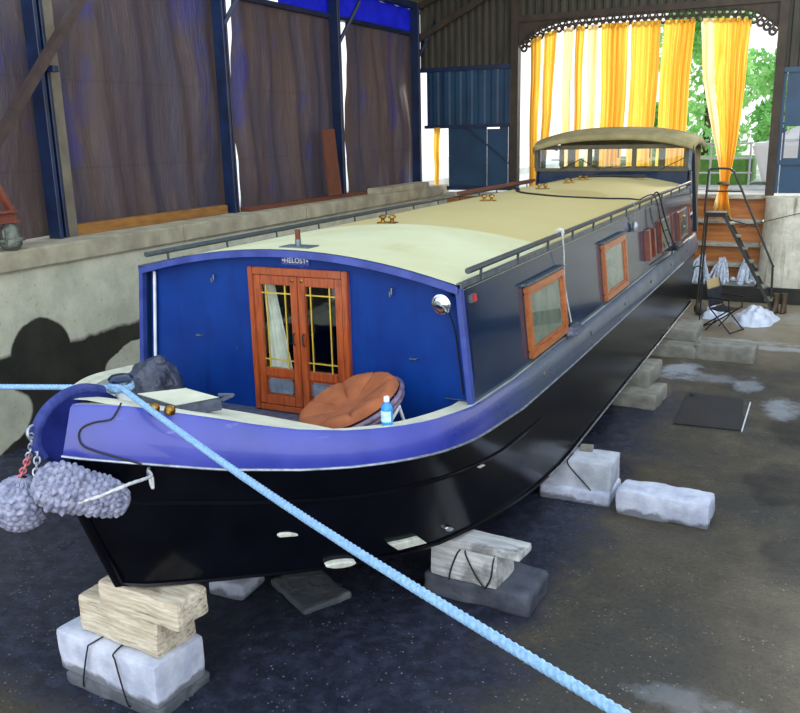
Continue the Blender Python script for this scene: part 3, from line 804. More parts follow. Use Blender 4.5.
m.build('cabin', 'gelcoat', bt, bevel=.08)
m = M()
for i in range(5): m.tube([(2.3 + .35 * i, 19.3, 3.3), (3.1 + .3 * i, 19.4, 4.6)], .008, 5)
m.build('rigging', 'galv', bt)
def tree(x, y, h, r, mat, label, seed, n=1500):
    rr = random.Random(seed)
    t = thing('broadleaf_tree', label, 'tree', (x, y, 2.2), 'trees outside the gate')
    M().tube([(x, y, 2.2), (x + .1, y, 2.2 + h * .3), (x - .1, y + .1, 2.2 + h * .6), (x, y, 2.2 + h * .85)], [.16, .13, .09, .03], 8).build('trunk', 'bark', t, smooth=True)
    m = M()
    blobs = [(V3((x + rr.uniform(-r, r) * .7, y + rr.uniform(-r, r) * .7, 2.2 + h * rr.uniform(.18, .95))), r * rr.uniform(.35, .6)) for _ in range(16)]
    for i in range(n):
        c, q = rr.choice(blobs)
        d = V3((rr.gauss(0, 1), rr.gauss(0, 1), rr.gauss(0, 1))).normalized()
        p = c + d * q * rr.uniform(.7, 1.05)
        a = V3((rr.gauss(0, 1), rr.gauss(0, 1), rr.gauss(0, 1))).normalized(); b = a.orthogonal().normalized(); s_ = rr.uniform(.09, .17)
        m.add([p - a * s_, p + b * s_ * .6, p + a * s_, p - b * s_ * .6], [(0, 1, 2, 3)])
    m.build('crown', mat, t, recalc=False)
tree(-.1, 26, 5.6, 1.5, 'leaf2', 'pale green tree outside in the gap between the wide and the gathered curtain', 21, 3000)
tree(-.9, 22.9, 2.2, .8, 'leaf', 'low green bush tree outside just above the railing', 25, 1500)
tree(2.0, 29.5, 5.0, 1.2, 'leaf', 'green tree outside behind the gathered curtain', 23, 2000)
tree(2.35, 24.5, 3.9, .8, 'leaf2', 'small pale green tree outside next to the right gate post', 24, 1500)

# ================================================================== THE BOAT
boat = thing('canal_boat', 'large blue and black canal boat with a cream roof standing on blocks', 'boat', (0, 0, .445))
ZD = 1.72
def z_top(y): return interp(y, [-2.43, -2.32, -2.18, -2.03, -1.84, -1.68, -1.51, -1.27, -.97, -.61, -.13, .8], [2.255, 2.24, 2.205, 2.145, 2.07, 2.0, 1.94, 1.885, 1.85, 1.815, 1.76, 1.72])
def z_bb(y): return interp(y, [-2.54, -2.44, -2.26, -1.92, -1.59, -1.35, -1.07, -.85, -.35, .75, 2.13], [1.98, 1.94, 1.88, 1.77, 1.70, 1.665, 1.64, 1.62, 1.56, 1.46, 1.44])
def z_bot(y): return interp(y, [-2.15, -2.02, -1.81, -1.57, -1.32, -.87, -.17, .4, 1.13, 2.2], [.96, .92, .89, .86, .82, .75, .61, .55, .50, .445])
def plan(y, a, b, yc, sl, k=.4):
    if y >= yc: return a
    u = (yc - y) / b
    if u >= 1: return 0.0
    e = a * sqrt(1 - u * u); l = sl * (y - (yc - b)); h = max(k - abs(e - l), 0) / k
    return max(0, min(e, l) - h * h * k / 4)
YS, LS = 11.3, 2.1
def station(t, a, b, yc, taper=0.0):
    """t 0..1 bow quarter ellipse, 1..2 straight side, 2..3 stern"""
    if t <= 1:
        y = yc - b * cos(t * pi / 2) if t > 0 else yc - b
        return plan(y, a, b, yc, 1.1 if b < 4 else 1.05), y
    if t <= 2: return a, yc + (YS - yc) * (t - 1)
    s_ = (t - 2)
    return a * max(0, cos(s_ * pi / 2)) ** .6 * (1 - taper * s_), YS + (LS - taper * 1.2) * sin(s_ * pi / 2)
TS = [i / 28 for i in range(29)] + [1 + i / 14 for i in range(1, 15)] + [2 + i / 12 for i in range(1, 13)]
def hullpt(t, v, out=0.0):
    xa, ya = station(t, 1.66, 2.50, 0); xb, yb = station(t, 1.66, 4.65, 2.5, .45)
    p = V3((xa, ya, z_bb(ya))).lerp(V3((xb, yb, z_bot(yb))), v)
    k = .05 * sin(pi * v) * max(0, 1 - t / 1.3)
    d = V3((xa, ya * .5 if t < 1 else 0, 0))
    if d.length > 1e-6: p += d.normalized() * (k + out)
    return p
def sides(row):
    """row of starboard points (stem..stern) -> closed row port stern..stem..starboard stern"""
    port = [V3((-p.x, p.y, p.z)) for p in reversed(row[1:])]
    return port + row
def loft(rows, name, mat, parent=boat, smooth=True, **k):
    m = M(); n = len(rows[0])
    vs = [p for r in rows for p in r]
    fs = [(j * n + i, j * n + i + 1, (j + 1) * n + i + 1, (j + 1) * n + i) for j in range(len(rows) - 1) for i in range(n - 1)]
    return m.add(vs, fs).build(name, mat, parent, smooth=smooth, weld=True, **k)
VR = [0, .1, .2, .3, .4, .5, .6, .7, .8, .9, 1]
rows = [sides([hullpt(t, v) for t in TS]) for v in VR]
rows.append([V3((0, p.y, p.z + (.0))) for p in rows[-1]])
hull = loft(rows, 'hull', 'hull')
# bottom plate edge, and the light reflected along it drawn as a bright strip
e = M(); e.tube(sides([hullpt(t, 1.0, .012) + V3((0, 0, .012)) for t in TS if t <= 2.3 and t > .02]), .016, 6); e.build('bottom_plate_edge', 'hull', boat, smooth=True)
e = M(); e.tube([hullpt(1 + i / 20, 1.0, .026) + V3((0, 0, .02)) for i in range(-2, 21)], .007, 5); e.build('chine_highlight', 'plate_edge_and_highlight', boat, smooth=True)['label'] = 'bright strip painted as reflected light along the chine'
e = M(); e.tube([hullpt(t, .30, .004) for t in TS if .12 < t < 1.12], .014, 6); e.build('rubbing_strake', 'hull', boat, smooth=True)
e = M(); e.tube([V3((-p.x, p.y, p.z)) for p in (hullpt(t, .30, .004) for t in TS if .12 < t < 1.12)], .014, 6); e.build('rubbing_strake', 'hull', boat, smooth=True)
# gunwale band
def ring(a, b, dz, zf, lo=0):
    out = []
    for t in TS:
        x, y = station(t, a, b, 0); out.append(V3((x, y, zf(y) + dz)))
    return sides(out)
R0 = [V3((p.x * .955, p.y if p.y > 0 else p.y * .965, z_top(p.y) - .012)) for p in ring(1.625, 2.43, 0, z_top)]; R1 = ring(1.625, 2.43, 0, z_top); R2 = ring(1.645, 2.45, -.02, z_top)
R3 = ring(1.705, 2.54, .02, z_bb); R4 = ring(1.70, 2.535, 0, z_bb); R5 = ring(1.63, 2.46, -.005, z_bb)
loft([R1, R2, R3, R4, R5], 'gunwale_band', 'band')
e = M(); e.tube(ring(1.706, 2.545, .005, z_bb)[14:-14], .009, 6); e.build('rubbing_edge', 'plate_edge_and_highlight', boat, smooth=True)
# inner face of the bulwark and its cream top
loft([R1, R0, [p - V3((0, 0, .3)) for p in R0]], 'gunwale_top', 'deck')
# foredeck: cambered plate from the stem to y=-1.3, plus side decks
def deckz(x, y):
    t = min(1, abs(x) / max(.2, plan(y, 1.62, 2.43, 0, 1.1)))
    return z_top(y) - .004 + .035 * (1 - t * t)
m = M(); NX = 16; NY = 16
yf = lambda u: -1.3 - .03 * (2 * u - 1)
for j in range(NY):
    for i in range(NX):
        q = []
        for (ii, jj) in ((i, j), (i + 1, j), (i + 1, j + 1), (i, j + 1)):
            y = -2.40 + (2.40 - 1.3) * jj / NY
            w_ = plan(y, 1.62, 2.43, 0, 1.1) - .012; x = -w_ + 2 * w_ * ii / NX
            q.append(V3((x, y, deckz(x, y))))
        m.add(q, [(0, 1, 2, 3)])
m.build('foredeck', 'deck', boat, smooth=True, weld=True)
m = M()
for i in range(NX):
    a = -1.1 + 2.2 * i / NX; b = -1.1 + 2.2 * (i + 1) / NX
    m.add([V3((a * .8, -1.3, 1.45)), V3((b * .8, -1.3, 1.45)), V3((b, -1.3, deckz(b, -1.3))), V3((a, -1.3, deckz(a, -1.3)))], [(0, 1, 2, 3)])
m.build('well_bulkhead', 'bulkhead', boat)
for s_ in (1, -1):
    m = M()
    ysd = [-1.3 + 1.3 * i / 10 for i in range(11)]
    def inner(y): return plan(y, 1.62, 2.43, 0, 1.1) - .16
    for a, b in zip(ysd, ysd[1:]):
        oa = plan(a, 1.62, 2.43, 0, 1.1) - .02; ob = plan(b, 1.62, 2.43, 0, 1.1) - .02
        m.hexa([V3((s_ * inner(a), a, z_top(a) - .06)), V3((s_ * oa, a, z_top(a) - .06)), V3((s_ * ob, b, z_top(b) - .06)), V3((s_ * inner(b), b, z_top(b) - .06)),
                V3((s_ * inner(a), a, z_top(a) - .015)), V3((s_ * oa, a, z_top(a) - .012)), V3((s_ * ob, b, z_top(b) - .012)), V3((s_ * inner(b), b, z_top(b) - .015))])
        m.add([V3((s_ * inner(a) * .97, a, 1.45)), V3((s_ * inner(b) * .97, b, 1.45)), V3((s_ * inner(b), b, z_top(b) - .03)), V3((s_ * inner(a), a, z_top(a) - .03))], [(0, 1, 2, 3)])
    m.build('bow_side_deck', 'deck', boat)
m = M()
for a, b in ((-1.3, -.9), (-.9, -.5), (-.5, 0)): wa, wb = plan(a, 1.62, 2.43, 0, 1.1) - .2, plan(b, 1.62, 2.43, 0, 1.1) - .2; m.add([V3((-wa, a, 1.46)), V3((wa, a, 1.46)), V3((wb, b, 1.46)), V3((-wb, b, 1.46))], [(0, 1, 2, 3)])
m.build('well_floor', 'boxside', boat)
# side decks beside the cabin
for s_ in (1, -1):
    m = M()
    yy = [-.02, .4, .8, 1.5, 3, 6, 9, 11.3, 11.8, 12.4, 12.9]
    for a, b in zip(yy, yy[1:]):
        def ox(y): return 1.64 if y < YS else 1.64 * max(0, cos(math.asin(min(1, (y - YS) / LS)))) ** .6
        m.add([V3((s_ * min(1.35, ox(a)), a, z_top(a) - .004)), V3((s_ * ox(a), a, z_top(a) - .002)), V3((s_ * ox(b), b, z_top(b) - .002)), V3((s_ * min(1.35, ox(b)), b, z_top(b) - .004))], [(0, 1, 2, 3)])
    m.build('side_deck', 'sidedeck', boat)
# stem plate: thick rounded cutwater standing on the centre line
outl = [(-2.52, 1.92), (-2.60, 2.0), (-2.635, 2.08), (-2.62, 2.16), (-2.57, 2.225), (-2.49, 2.275), (-2.38, 2.305), (-2.26, 2.30), (-2.12, 2.25), (-2.02, 2.18), (-2.3, 2.05), (-2.42, 1.9)]
m = M(); n = len(outl)
vs = [V3((s_, y, z)) for s_ in (-.035, .035) for y, z in outl]
m.add(vs, [tuple(range(n - 1, -1, -1)), tuple(range(n, 2 * n))] + [(i, (i + 1) % n, n + (i + 1) % n, n + i) for i in range(n)])
m.build('stem_plate', 'stemblue', boat, bevel=.008)
m = M(); m.tube(smooth_path([(0, y, z) for y, z in outl[1:9]]), .036, 8); m.build('stem_bar', 'stemrim', boat, smooth=True)
m = M(); m.tube([(0, -2.52, 1.93), (0, -2.36, 1.5), (0, -2.16, .98)], .035, 8); m.build('stem_post', 'hull', boat, smooth=True)

# cabin
RB, RTOP, ZC, CR = 1.6, 1.5, 2.64, .21
LC = 11.45
def roofz(x): return ZC + CR * (1 - min(1, abs(x) / RTOP) ** 2)
def sidept(y, h, d, s_=1):
    x = RB - (RB - RTOP) * h / .92 + d * .993; return V3((s_ * x, y, ZD + h + d * .12))
for s_ in (1, -1):
    m = M()
    p = [sidept(y, h, d, s_) for h in (-.02, .92) for (y, d) in ((-.05, 0), (LC, 0), (LC, -.04), (-.05, -.04))]
    m.hexa(p); m.build('cabin_side', 'navy', boat)
# roof
m = M(); nx = 24
for (zoff) in (0, -.04):
    for i in range(nx):
        a = -RTOP - .01 + (2 * RTOP + .02) * i / nx; b = -RTOP - .01 + (2 * RTOP + .02) * (i + 1) / nx
        for ya, yb in ((-.09, 3), (3, 7), (7, LC)):
            m.add([V3((a, ya, roofz(a) + zoff)), V3((b, ya, roofz(b) + zoff)), V3((b, yb, roofz(b) + zoff)), V3((a, yb, roofz(a) + zoff))], [(0, 1, 2, 3)])
m.build('roof', 'cream', boat, smooth=True, recalc=False)
# blue edge of the roof over the bulkhead and down the corners, grey edge along the sides
m = M(); pts = [V3((-RTOP + 2 * RTOP * i / 30, -.07, roofz(-RTOP + 2 * RTOP * i / 30) - .028)) for i in range(31)]
for a, b in zip(pts, pts[1:]): m.hexa([a + V3((0, -.05, -.03)), b + V3((0, -.05, -.03)), b + V3((0, .06, -.03)), a + V3((0, .06, -.03)), a + V3((0, -.05, .024)), b + V3((0, -.05, .024)), b + V3((0, .06, .024)), a + V3((0, .06, .024))])
m.build('roof_edge_trim', 'trim_blue', boat)
for s_ in (1, -1):
    m = M(); m.hexa([sidept(-.1, 0, .012, s_), sidept(-.04, 0, .012, s_), sidept(-.04, 0, -.03, s_), sidept(-.1, 0, -.03, s_), sidept(-.1, .93, .012, s_), sidept(-.04, .93, .012, s_), sidept(-.04, .93, -.03, s_), sidept(-.1, .93, -.03, s_)])
    m.build('corner_trim', 'trim_blue', boat)
    m = M(); m.bar(sidept(-.1, .92, .0, s_), sidept(LC, .92, .0, s_), .04, .035); m.build('roof_side_edge', 'steelgrey', boat)
# bulkhead with the doorway
D0, D1, DZ0, DZ1 = -.40, .54, 1.47, 2.69
m = M(); xs = [-1.58 + 3.16 * i / 40 for i in range(41)] + [D0, D1]; xs = sorted(xs)
for a, b in zip(xs, xs[1:]):
    if b - a < 1e-4: continue
    door = a >= D0 - 1e-5 and b <= D1 + 1e-5
    z0 = DZ1 if door else 1.36
    for x_ in (a, b): pass
    def lim(x, z): return x
    ta, tb = min(roofz(a), 9) - .03, min(roofz(b), 9) - .03
    # respect the tumblehome of the sides
    if abs(a) > RTOP: ta = ZD + .92 * (RB - abs(a)) / (RB - RTOP)
    if abs(b) > RTOP: tb = ZD + .92 * (RB - abs(b)) / (RB - RTOP)
    m.hexa([V3((a, 0, z0)), V3((b, 0, z0)), V3((b, .03, z0)), V3((a, .03, z0)), V3((a, 0, ta)), V3((b, 0, tb)), V3((b, .03, tb)), V3((a, .03, ta))])
m.build('bow_bulkhead', 'bulkhead', boat, weld=True)
m = M(); m.box((-1.5, .1, 1.30), (1.5, LC, 1.34)); m.build('cabin_floor', 'interior', boat)
m = M(); m.box((-1.45, 3.2, 1.34), (1.45, 3.24, 2.6)); m.build('cabin_partition', 'interior', boat)
# doors
fr = M(); F = .05
fr.box((D0, -.045, DZ0), (D0 + F, .035, DZ1)); fr.box((D1 - F, -.045, DZ0), (D1, .035, DZ1)); fr.box((D0 + F, -.045, DZ1 - F - .01), (D1 - F, .035, DZ1)); fr.box((D0 + F, -.045, DZ0), (D1 - F, .035, DZ0 + .05))
door = fr.build('bow_door', 'mahogany', boat, bevel=.006)
mid = .075
for (a, b, hx) in ((D0 + F, mid - .003, mid - .045), (mid + .003, D1 - F, mid + .045)):
    m = M(); st = .068; zt, zm, zl, zb_ = DZ1 - F - .015, 1.845, 1.77, DZ0 + .055
    m.box((a, -.036, zb_), (a + st, 0, zt)); m.box((b - st, -.036, zb_), (b, 0, zt))
    m.box((a + st, -.036, zt - .075), (b - st, 0, zt)); m.box((a + st, -.036, zl - .0), (b - st, 0, zm)); m.box((a + st, -.036, zb_), (b - st, 0, zb_ + .08)); m.box((a + st, -.02, zb_ + .08), (b - st, -.008, zl))
    leaf = m.build('door_leaf', 'mahogany', door, bevel=.005)
    ga, gb, g0, g1 = a + st, b - st, zm, zt - .075
    M().box((ga, -.016, g0), (gb, -.011, g1)).build('door_glass', 'glass', door)
    m = M(); W_ = gb - ga; H_ = g1 - g0
    for q in (.16, .80): m.box((ga + W_ * q - .005, -.026, g0), (ga + W_ * q + .005, -.017, g1))
    for q in (.10, .90): m.box((ga, -.027, g0 + H_ * q - .005), (gb, -.017, g0 + H_ * q + .005))
    m.build('glazing_bars', 'brassbar', door)
    m = M(); va, vb, v0, v1 = ga + .02, gb - .015, zb_ + .1, zl - .02
    m.box((va, -.03, v0), (vb, -.021, v0 + .012)); m.box((va, -.03, v1 - .012), (vb, -.021, v1)); m.box((va, -.03, v0), (va + .012, -.021, v1)); m.box((vb - .012, -.03, v0), (vb, -.021, v1)); m.box(((va + vb) / 2 - .006, -.031, v0), ((va + vb) / 2 + .006, -.021, v1))
    nl = 11
    for i in range(nl):
        z = v0 + .018 + (v1 - v0 - .036) * i / (nl - 1)
        m.hexa([V3((va, -.03, z - .006)), V3((vb, -.03, z - .006)), V3((vb, -.022, z)), V3((va, -.022, z)), V3((va, -.03, z - .003)), V3((vb, -.03, z - .003)), V3((vb, -.021, z + .005)), V3((va, -.021, z + .005))])
    m.build('vent_grille', 'vent', door)
    m = M(); m.tube([(hx, -.04, 2.06), (hx, -.062, 2.07), (hx, -.062, 2.15), (hx, -.04, 2.16)], .007, 6); m.build('door_handle', 'blackrub', door, smooth=True)
    m = M(); m.lathe([(.014, 0), (.014, .006), (.008, .01)], (hx, -.036, zt - .03), (0, -1, 0), 12); m.build('door_bolt', 'brass', door, smooth=True)
def cur(u, v):
    x = -.33 + u * (.10 + .13 * v ** 1.2) + .03 * v
    return V3((x, .07 + .018 * sin(u * 26 + v * 2), 2.6 - .84 * v))
o = M().grid(cur, 40, 12).build('door_drape', 'drape_cloth', boat, smooth=True, recalc=False); o['label'] = 'off white drape behind the left door glass'
def cur2(u, v): return V3((.435 + u * .05, .07 + .014 * sin(u * 16), 2.6 - .8 * v))
o = M().grid(cur2, 14, 8).build('door_drape', 'drape_cloth', boat, smooth=True, recalc=False); o['label'] = 'off white drape edge behind the right door glass'
# name plate
pl = M().box((-.075, -.012, 2.718), (.185, 0, 2.785)).build('name_plate', 'trim_blue', boat); pl['label'] = 'small blue and white name plate over the doors'
fc = bpy.data.curves.new('name_text', 'FONT'); fc.body = '\u2022HELOST\u2022'; fc.size = .058; fc.extrude = .0015; fc.align_x = 'CENTER'; fc.align_y = 'CENTER'; fc.space_character = 1.0
fo = bpy.data.objects.new('plate_lettering', fc); COL.objects.link(fo); fo.parent = pl
me_ = bpy.data.meshes.new_from_object(fo); bpy.data.objects.remove(fo)
fo = bpy.data.objects.new('plate_lettering', me_); COL.objects.link(fo); fo.parent = pl
fo.location = V3((.055, -.0145, 2.752)) - OFF[boat.name]; fo.rotation_euler = (R(90), 0, 0); me_.materials.clear(); me_.materials.append(MAT['white'])
# hooks on the bulkhead
for (x, z) in ((-.76, 2.60), (.92, 2.58)):
    m = M(); m.tube([(x, 0, z), (x, -.03, z), (x, -.035, z - .05), (x, -.06, z - .055), (x, -.062, z - .02)], .007, 6); m.build('hook', 'steelgrey', boat, smooth=True)
for (x, z) in ((-.97, 2.06), (1.09, 2.04)):
    m = M(); m.tube([(x - .025, 0, z), (x - .025, -.03, z), (x + .025, -.03, z), (x + .025, 0, z)], .007, 6); m.build('eye', 'steelgrey', boat, smooth=True)
m = M(); m.tube([(-1.40, -.03, 2.6), (-1.49, -.03, 1.75)], .014, 8); m.build('white_conduit', 'white', boat, smooth=True)
# head lamp
hl = M().lathe([(.03, 0), (.05, .03), (.07, .06), (.078, .08), (.078, .09), (.072, .094)], (1.40, -.08, 2.52), (-.1, -1, -.1), 24).build('head_lamp', 'chrome', boat, smooth=True)
M().lathe([(.071, 0), (.058, .012), (.03, .02), (.002, .023)], V3((1.40, -.08, 2.52)) + V3((-.1, -1, -.1)).normalized() * .089, (-.1, -1, -.1), 24).build('lens', 'chrome', hl, smooth=True)
M().tube([(1.42, -.03, 2.56), (1.44, -.07, 2.6), (1.46, -.02, 2.58)], .016, 6).build('lamp_bracket', 'blackrub', hl, smooth=True)
M().tube(smooth_path([(1.41, -.09, 2.47), (1.44, -.03, 2.3), (1.46, -.012, 2.1), (1.50, -.012, 1.8)]), .006, 5).build('lamp_cable', 'blackrub', hl, smooth=True)
# navigation light on the starboard side
def side_box(y0, y1, h0, h1, d0, d1): return M().hexa([sidept(y0, h0, d0), sidept(y1, h0, d0), sidept(y1, h0, d1), sidept(y0, h0, d1), sidept(y0, h1, d0), sidept(y1, h1, d0), sidept(y1, h1, d1), sidept(y0, h1, d1)])
nl_ = side_box(.06, .15, .765, .83, 0, .022).build('navigation_light', 'steelgrey', boat, bevel=.003)
side_box(.095, .148, .77, .825, .022, .034).build('red_lens', 'red', nl_)
# handrails
for s_ in (1, -1):
    m = M(); pts = [V3((s_ * 1.525, y, 2.735)) for y in (.02, 2, 4, 6, 8, 10, 11.2)]
    m.tube(pts, .024, 10); hr = m.build('handrail', 'raildark', boat, smooth=True)
    for i in range(13):
        y = .3 + .88 * i; M().tube([(s_ * 1.515, y, 2.62), (s_ * 1.525, y, 2.735)], .012, 6).build('rail_post', 'raildark', hr, smooth=True)
# mast foot
mf = M().box((-.12, .02, 2.838), (.16, .2, 2.856)).build('mast_foot', 'steelgrey', boat, bevel=.004)
M().tube([(.02, .1, 2.85), (.02, .1, 2.91)], .025, 10).build('mast_socket', 'steelgrey', mf, smooth=True)
M().tube([(.02, .1, 2.91), (.02, .1, 2.99)], .022, 10).build('mast_stub', 'rustboard', mf, smooth=True)
# brass roof bollards
for y in (2.0, 4.9, 7.31, 8.85, 9.77):
    x = -.13
    rb = M().box((x - .10, y - .05, roofz(x) - .003), (x + .10, y + .05, roofz(x) + .012)).build('roof_cleat', 'brass', boat, bevel=.004)
    for dx in (-.052, .052):
        M().lathe([(.022, 0), (.019, .024), (.022, .036), (.04, .042), (.04, .056), (.024, .07), (.004, .074)], (x + dx, y, roofz(x) + .012), n=14).build('knob', 'brass', rb, smooth=True)
# side windows
def window(y0, y1, h0, h1, mat='teak', deep=.05, fw=.066, hood=False, jambs=False):
    m = M()
    def blk(a, b, c, d, d0, d1): m.hexa([sidept(a, c, d0), sidept(b, c, d0), sidept(b, c, d1), sidept(a, c, d1), sidept(a, d, d0), sidept(b, d, d0), sidept(b, d, d1), sidept(a, d, d1)])
    if not jambs: blk(y0, y1, h0, h0 + fw, 0, deep); blk(y0, y1, h1 - fw, h1, 0, deep)
    else: blk(y0, y1, h0 + fw - .01, h0 + fw + .01, 0, .02); blk(y0, y1, h1 - fw - .01, h1 - fw + .01, 0, .02)
    blk(y0, y0 + fw, h0 + fw, h1 - fw, 0, deep); blk(y1 - fw, y1, h0 + fw, h1 - fw, 0, deep)
    w_ = m.build('side_window', mat, boat, bevel=.008)
    m = M()
    if jambs: fw_ = fw; q_ = 1
    def q(a, b, c, d, d0, d1, mm): mm.hexa([sidept(a, c, d0), sidept(b, c, d0), sidept(b, c, d1), sidept(a, c, d1), sidept(a, d, d0), sidept(b, d, d0), sidept(b, d, d1), sidept(a, d, d1)])
    i0, i1, j0, j1 = y0 + fw, y1 - fw, h0 + fw, h1 - fw
    for a in ((i0, i1, j0, j0 + .025), (i0, i1, j1 - .025, j1), (i0, i0 + .03, j0, j1), (i1 - .03, i1, j0, j1)): q(*a, .0, .026 if jambs else deep * .6, m)
    m.build('inner_sash', 'sidedeck' if jambs else mat, w_, bevel=.004)
    m = M(); q(i0, i1, j0, j1, .018, .022, m); m.build('pane', 'glass', w_)
    m = M()
    def bl(u, v):
        p = sidept(i0 + (i1 - i0) * u, j0 + (j1 - j0) * v, .008 + .004 * sin(u * 40)); return p
    m.grid(bl, 40, 3); m.build('blind', 'blind_cloth', w_, smooth=True, recalc=False)
    if hood:
        m = M(); q(y0 - .03, y1 + .03, h1 + .01, h1 + .03, 0, .055, m); m.build('rain_hood', 'steelgrey', w_)
    return w_
window(1.30, 2.46, .04, .68, hood=True)
window(4.16, 5.36, .04, .70, hood=True)
window(6.72, 7.25, .04, .70, 'redwood', .08, .12, jambs=True)
window(7.80, 8.95, .04, .70, 'redwood', .06, .09, jambs=True)
window(9.60, 10.85, .02, .68, 'redwood', .06, .09, jambs=True)
for s_ in (1,):
    for i in range(6):
        y = 1.5 + 1.75 * i; M().lathe([(.022, 0), (.022, .01), (.012, .012)], (1.675, y, 1.585), (1, 0, .2), 10).build('rivet', 'steelgrey', boat)
# hull anodes and scraped spots
def anode(t, v, du, dv, name='hull_anode', mat='anode', rnd=True, thick=.03, half=False, lab=None):
    c = hullpt(t, v); e = .004
    a = (hullpt(t + e, v) - hullpt(t - e, v)).normalized(); b = (hullpt(t, v + .02) - hullpt(t, v - .02)).normalized()
    nrm = a.cross(b).normalized()
    if nrm.dot(V3((1, -.4, 0))) < 0: nrm = -nrm
    m = M(); n = 24; ring_ = []
    for i in range(n):
        th = 2 * pi * i / n
        if half: p = V3((cos(th) * du, min(.15, -sin(th)) * dv, 0)) if False else V3((cos(th) * du, max(-.05, sin(th)) * dv, 0))
        elif rnd: p = V3((cos(th) * du, sin(th) * dv, 0))
        else:
            cx, sx = cos(th), sin(th); k = 1 / max(abs(cx), abs(sx)); p = V3((cx * k * du, sx * k * dv, 0))
        ring_.append(p)
    lowr = [c + a * p.x - b * p.y - nrm * .02 for p in ring_]; hi = [c + a * p.x - b * p.y + nrm * thick for p in ring_]; hi2 = [c + a * p.x * .85 - b * p.y * .85 + nrm * (thick + .008) for p in ring_]
    fs = []
    for k in (0, 1):
        for i in range(n): fs.append((k * n + i, k * n + (i + 1) % n, (k + 1) * n + (i + 1) % n, (k + 1) * n + i))
    fs.append(tuple(2 * n + i for i in range(n)))
    o = m.add(lowr + hi + hi2, fs).build(name, mat, boat, smooth=False)
    if lab: o['label'] = lab
anode(.4475, .955, .115, .042, lab='oval white hull anode')
anode(.5675, .875, .155, .062, rnd=False, lab='oblong white hull anode')
anode(.43, .62, .07, .045, 'hull_patch', half=True, thick=.006, lab='white half moon patch on the hull')
anode(.84, .338, .05, .065, 'hull_patch', half=True, thick=.006, lab='white half moon patch further aft')
anode(.65, .862, .05, .05, 'hull_fitting', 'chrome', thick=.02, lab='shiny metal fitting on the hull')
# wheelhouse
wx = 1.47
fa = M(); n = 24
for i in range(n):
    a = -wx + 2 * wx * i / n; b = -wx + 2 * wx * (i + 1) / n
    fa.hexa([V3((a, 11.4, roofz(a) - .05)), V3((b, 11.4, roofz(b) - .05)), V3((b, 11.46, roofz(b) - .05)), V3((a, 11.46, roofz(a) - .05)), V3((a, 11.4, 2.93)), V3((b, 11.4, 2.93)), V3((b, 11.46, 2.93)), V3((a, 11.46, 2.93))])
fa.build('wheelhouse_fascia', 'navy', boat, weld=True)
m = M(); ws0, ws1, wz0, wz1 = -1.5, 1.40, 2.93, 3.40
m.box((ws0 - .02, 11.36, wz0), (ws1 + .06, 11.46, wz0 + .06)); m.box((ws0, 11.37, wz1 - .05), (ws1 + .02, 11.45, wz1 + .03))
for x in (ws0, -.42, .44, ws1): m.box((x - .04, 11.37, wz0 + .06), (x + .04, 11.45, wz1 - .05))
wsf = m.build('windscreen', 'oliveframe', boat, bevel=.006)
for a, b in ((ws0, -.42), (-.42, .44), (.44, ws1)): M().box((a + .04, 11.40, wz0 + .06), (b - .04, 11.406, wz1 - .05)).build('pane', 'glass', wsf)
for (x, dx) in ((-1.0, .42), (-.2, -.4), (.95, .42)):
    M().tube([(x, 11.35, wz0 + .03), (x + dx, 11.36, wz0 + .24)], .008, 5).build('wiper', 'blackrub', wsf)
for x in (.12, .72): M().tube([(x, 11.47, wz1 - .04), (x, 11.47, wz1 - .22)], .012, 5).build('cord_pull', 'blackrub', wsf)
# sides of the wheelhouse
for s_ in (1, -1):
    m = M(); m.hexa([V3((s_ * 1.56, 11.4, ZD)), V3((s_ * 1.56, 12.0, ZD)), V3((s_ * 1.5, 12.0, ZD)), V3((s_ * 1.5, 11.4, ZD)), V3((s_ * 1.5, 11.4, 2.95)), V3((s_ * 1.5, 11.75, 2.95)), V3((s_ * 1.44, 11.75, 2.95)), V3((s_ * 1.44, 11.4, 2.95))])
    m.build('wheelhouse_side', 'navy', boat)
    m = M(); m.box((s_ * 1.46 - .035, 11.4, 2.95), (s_ * 1.46 + .035, 11.5, 3.42)); m.build('corner_post', 'steelgrey', boat)
    m = M()
    m.hexa([V3((s_ * 1.60, 12.0, 1.74)), V3((s_ * 1.60, 12.22, 1.74)), V3((s_ * 1.54, 12.22, 1.74)), V3((s_ * 1.54, 12.0, 1.74)), V3((s_ * 1.5, 11.62, 3.46)), V3((s_ * 1.5, 11.85, 3.46)), V3((s_ * 1.44, 11.85, 3.46)), V3((s_ * 1.44, 11.62, 3.46))])
    m.build('side_curtain', 'canvas_dark', boat, bevel=.01)
# canvas canopy
def canopy(u, v):
    x = -1.53 + 3.06 * u
    e_ = abs(2 * u - 1)
    zc = 3.47 + .20 * (1 - e_ ** 2.6)
    y = 11.3 + 1.75 * v
    zz = zc + .1 * sin(pi * min(1, v * 1.1)) - .02 * v
    if v < .12: zz -= .05 * (1 - v / .12)
    return V3((x, y, zz))
m = M().grid(canopy, 30, 14)
for (ua) in (0, 1):
    m.grid(lambda u, v, ua=ua: canopy(ua, u) + V3(((1 if ua else -1) * .02 * sin(v * 3), 0, -.16 * v)), 14, 3)
m.grid(lambda u, v: canopy(u, 0) + V3((0, -.01 * v, -.1 * v)), 30, 2)
m.build('canopy', 'canvas', boat, smooth=True, weld=True, recalc=False, solid=.012)
m = M(); yb = 12.95
m.box((-1.45, yb, 1.75), (1.45, yb + .03, 2.96)); m.box((-1.45, yb, 3.34), (1.45, yb + .03, 3.5))
for x, hw in ((-1.42, .05), (-1.2, .08), (-.66, .05), (.70, .07), (1.4, .06)): m.box((x - hw, yb, 2.96), (x + hw, yb + .03, 3.34))
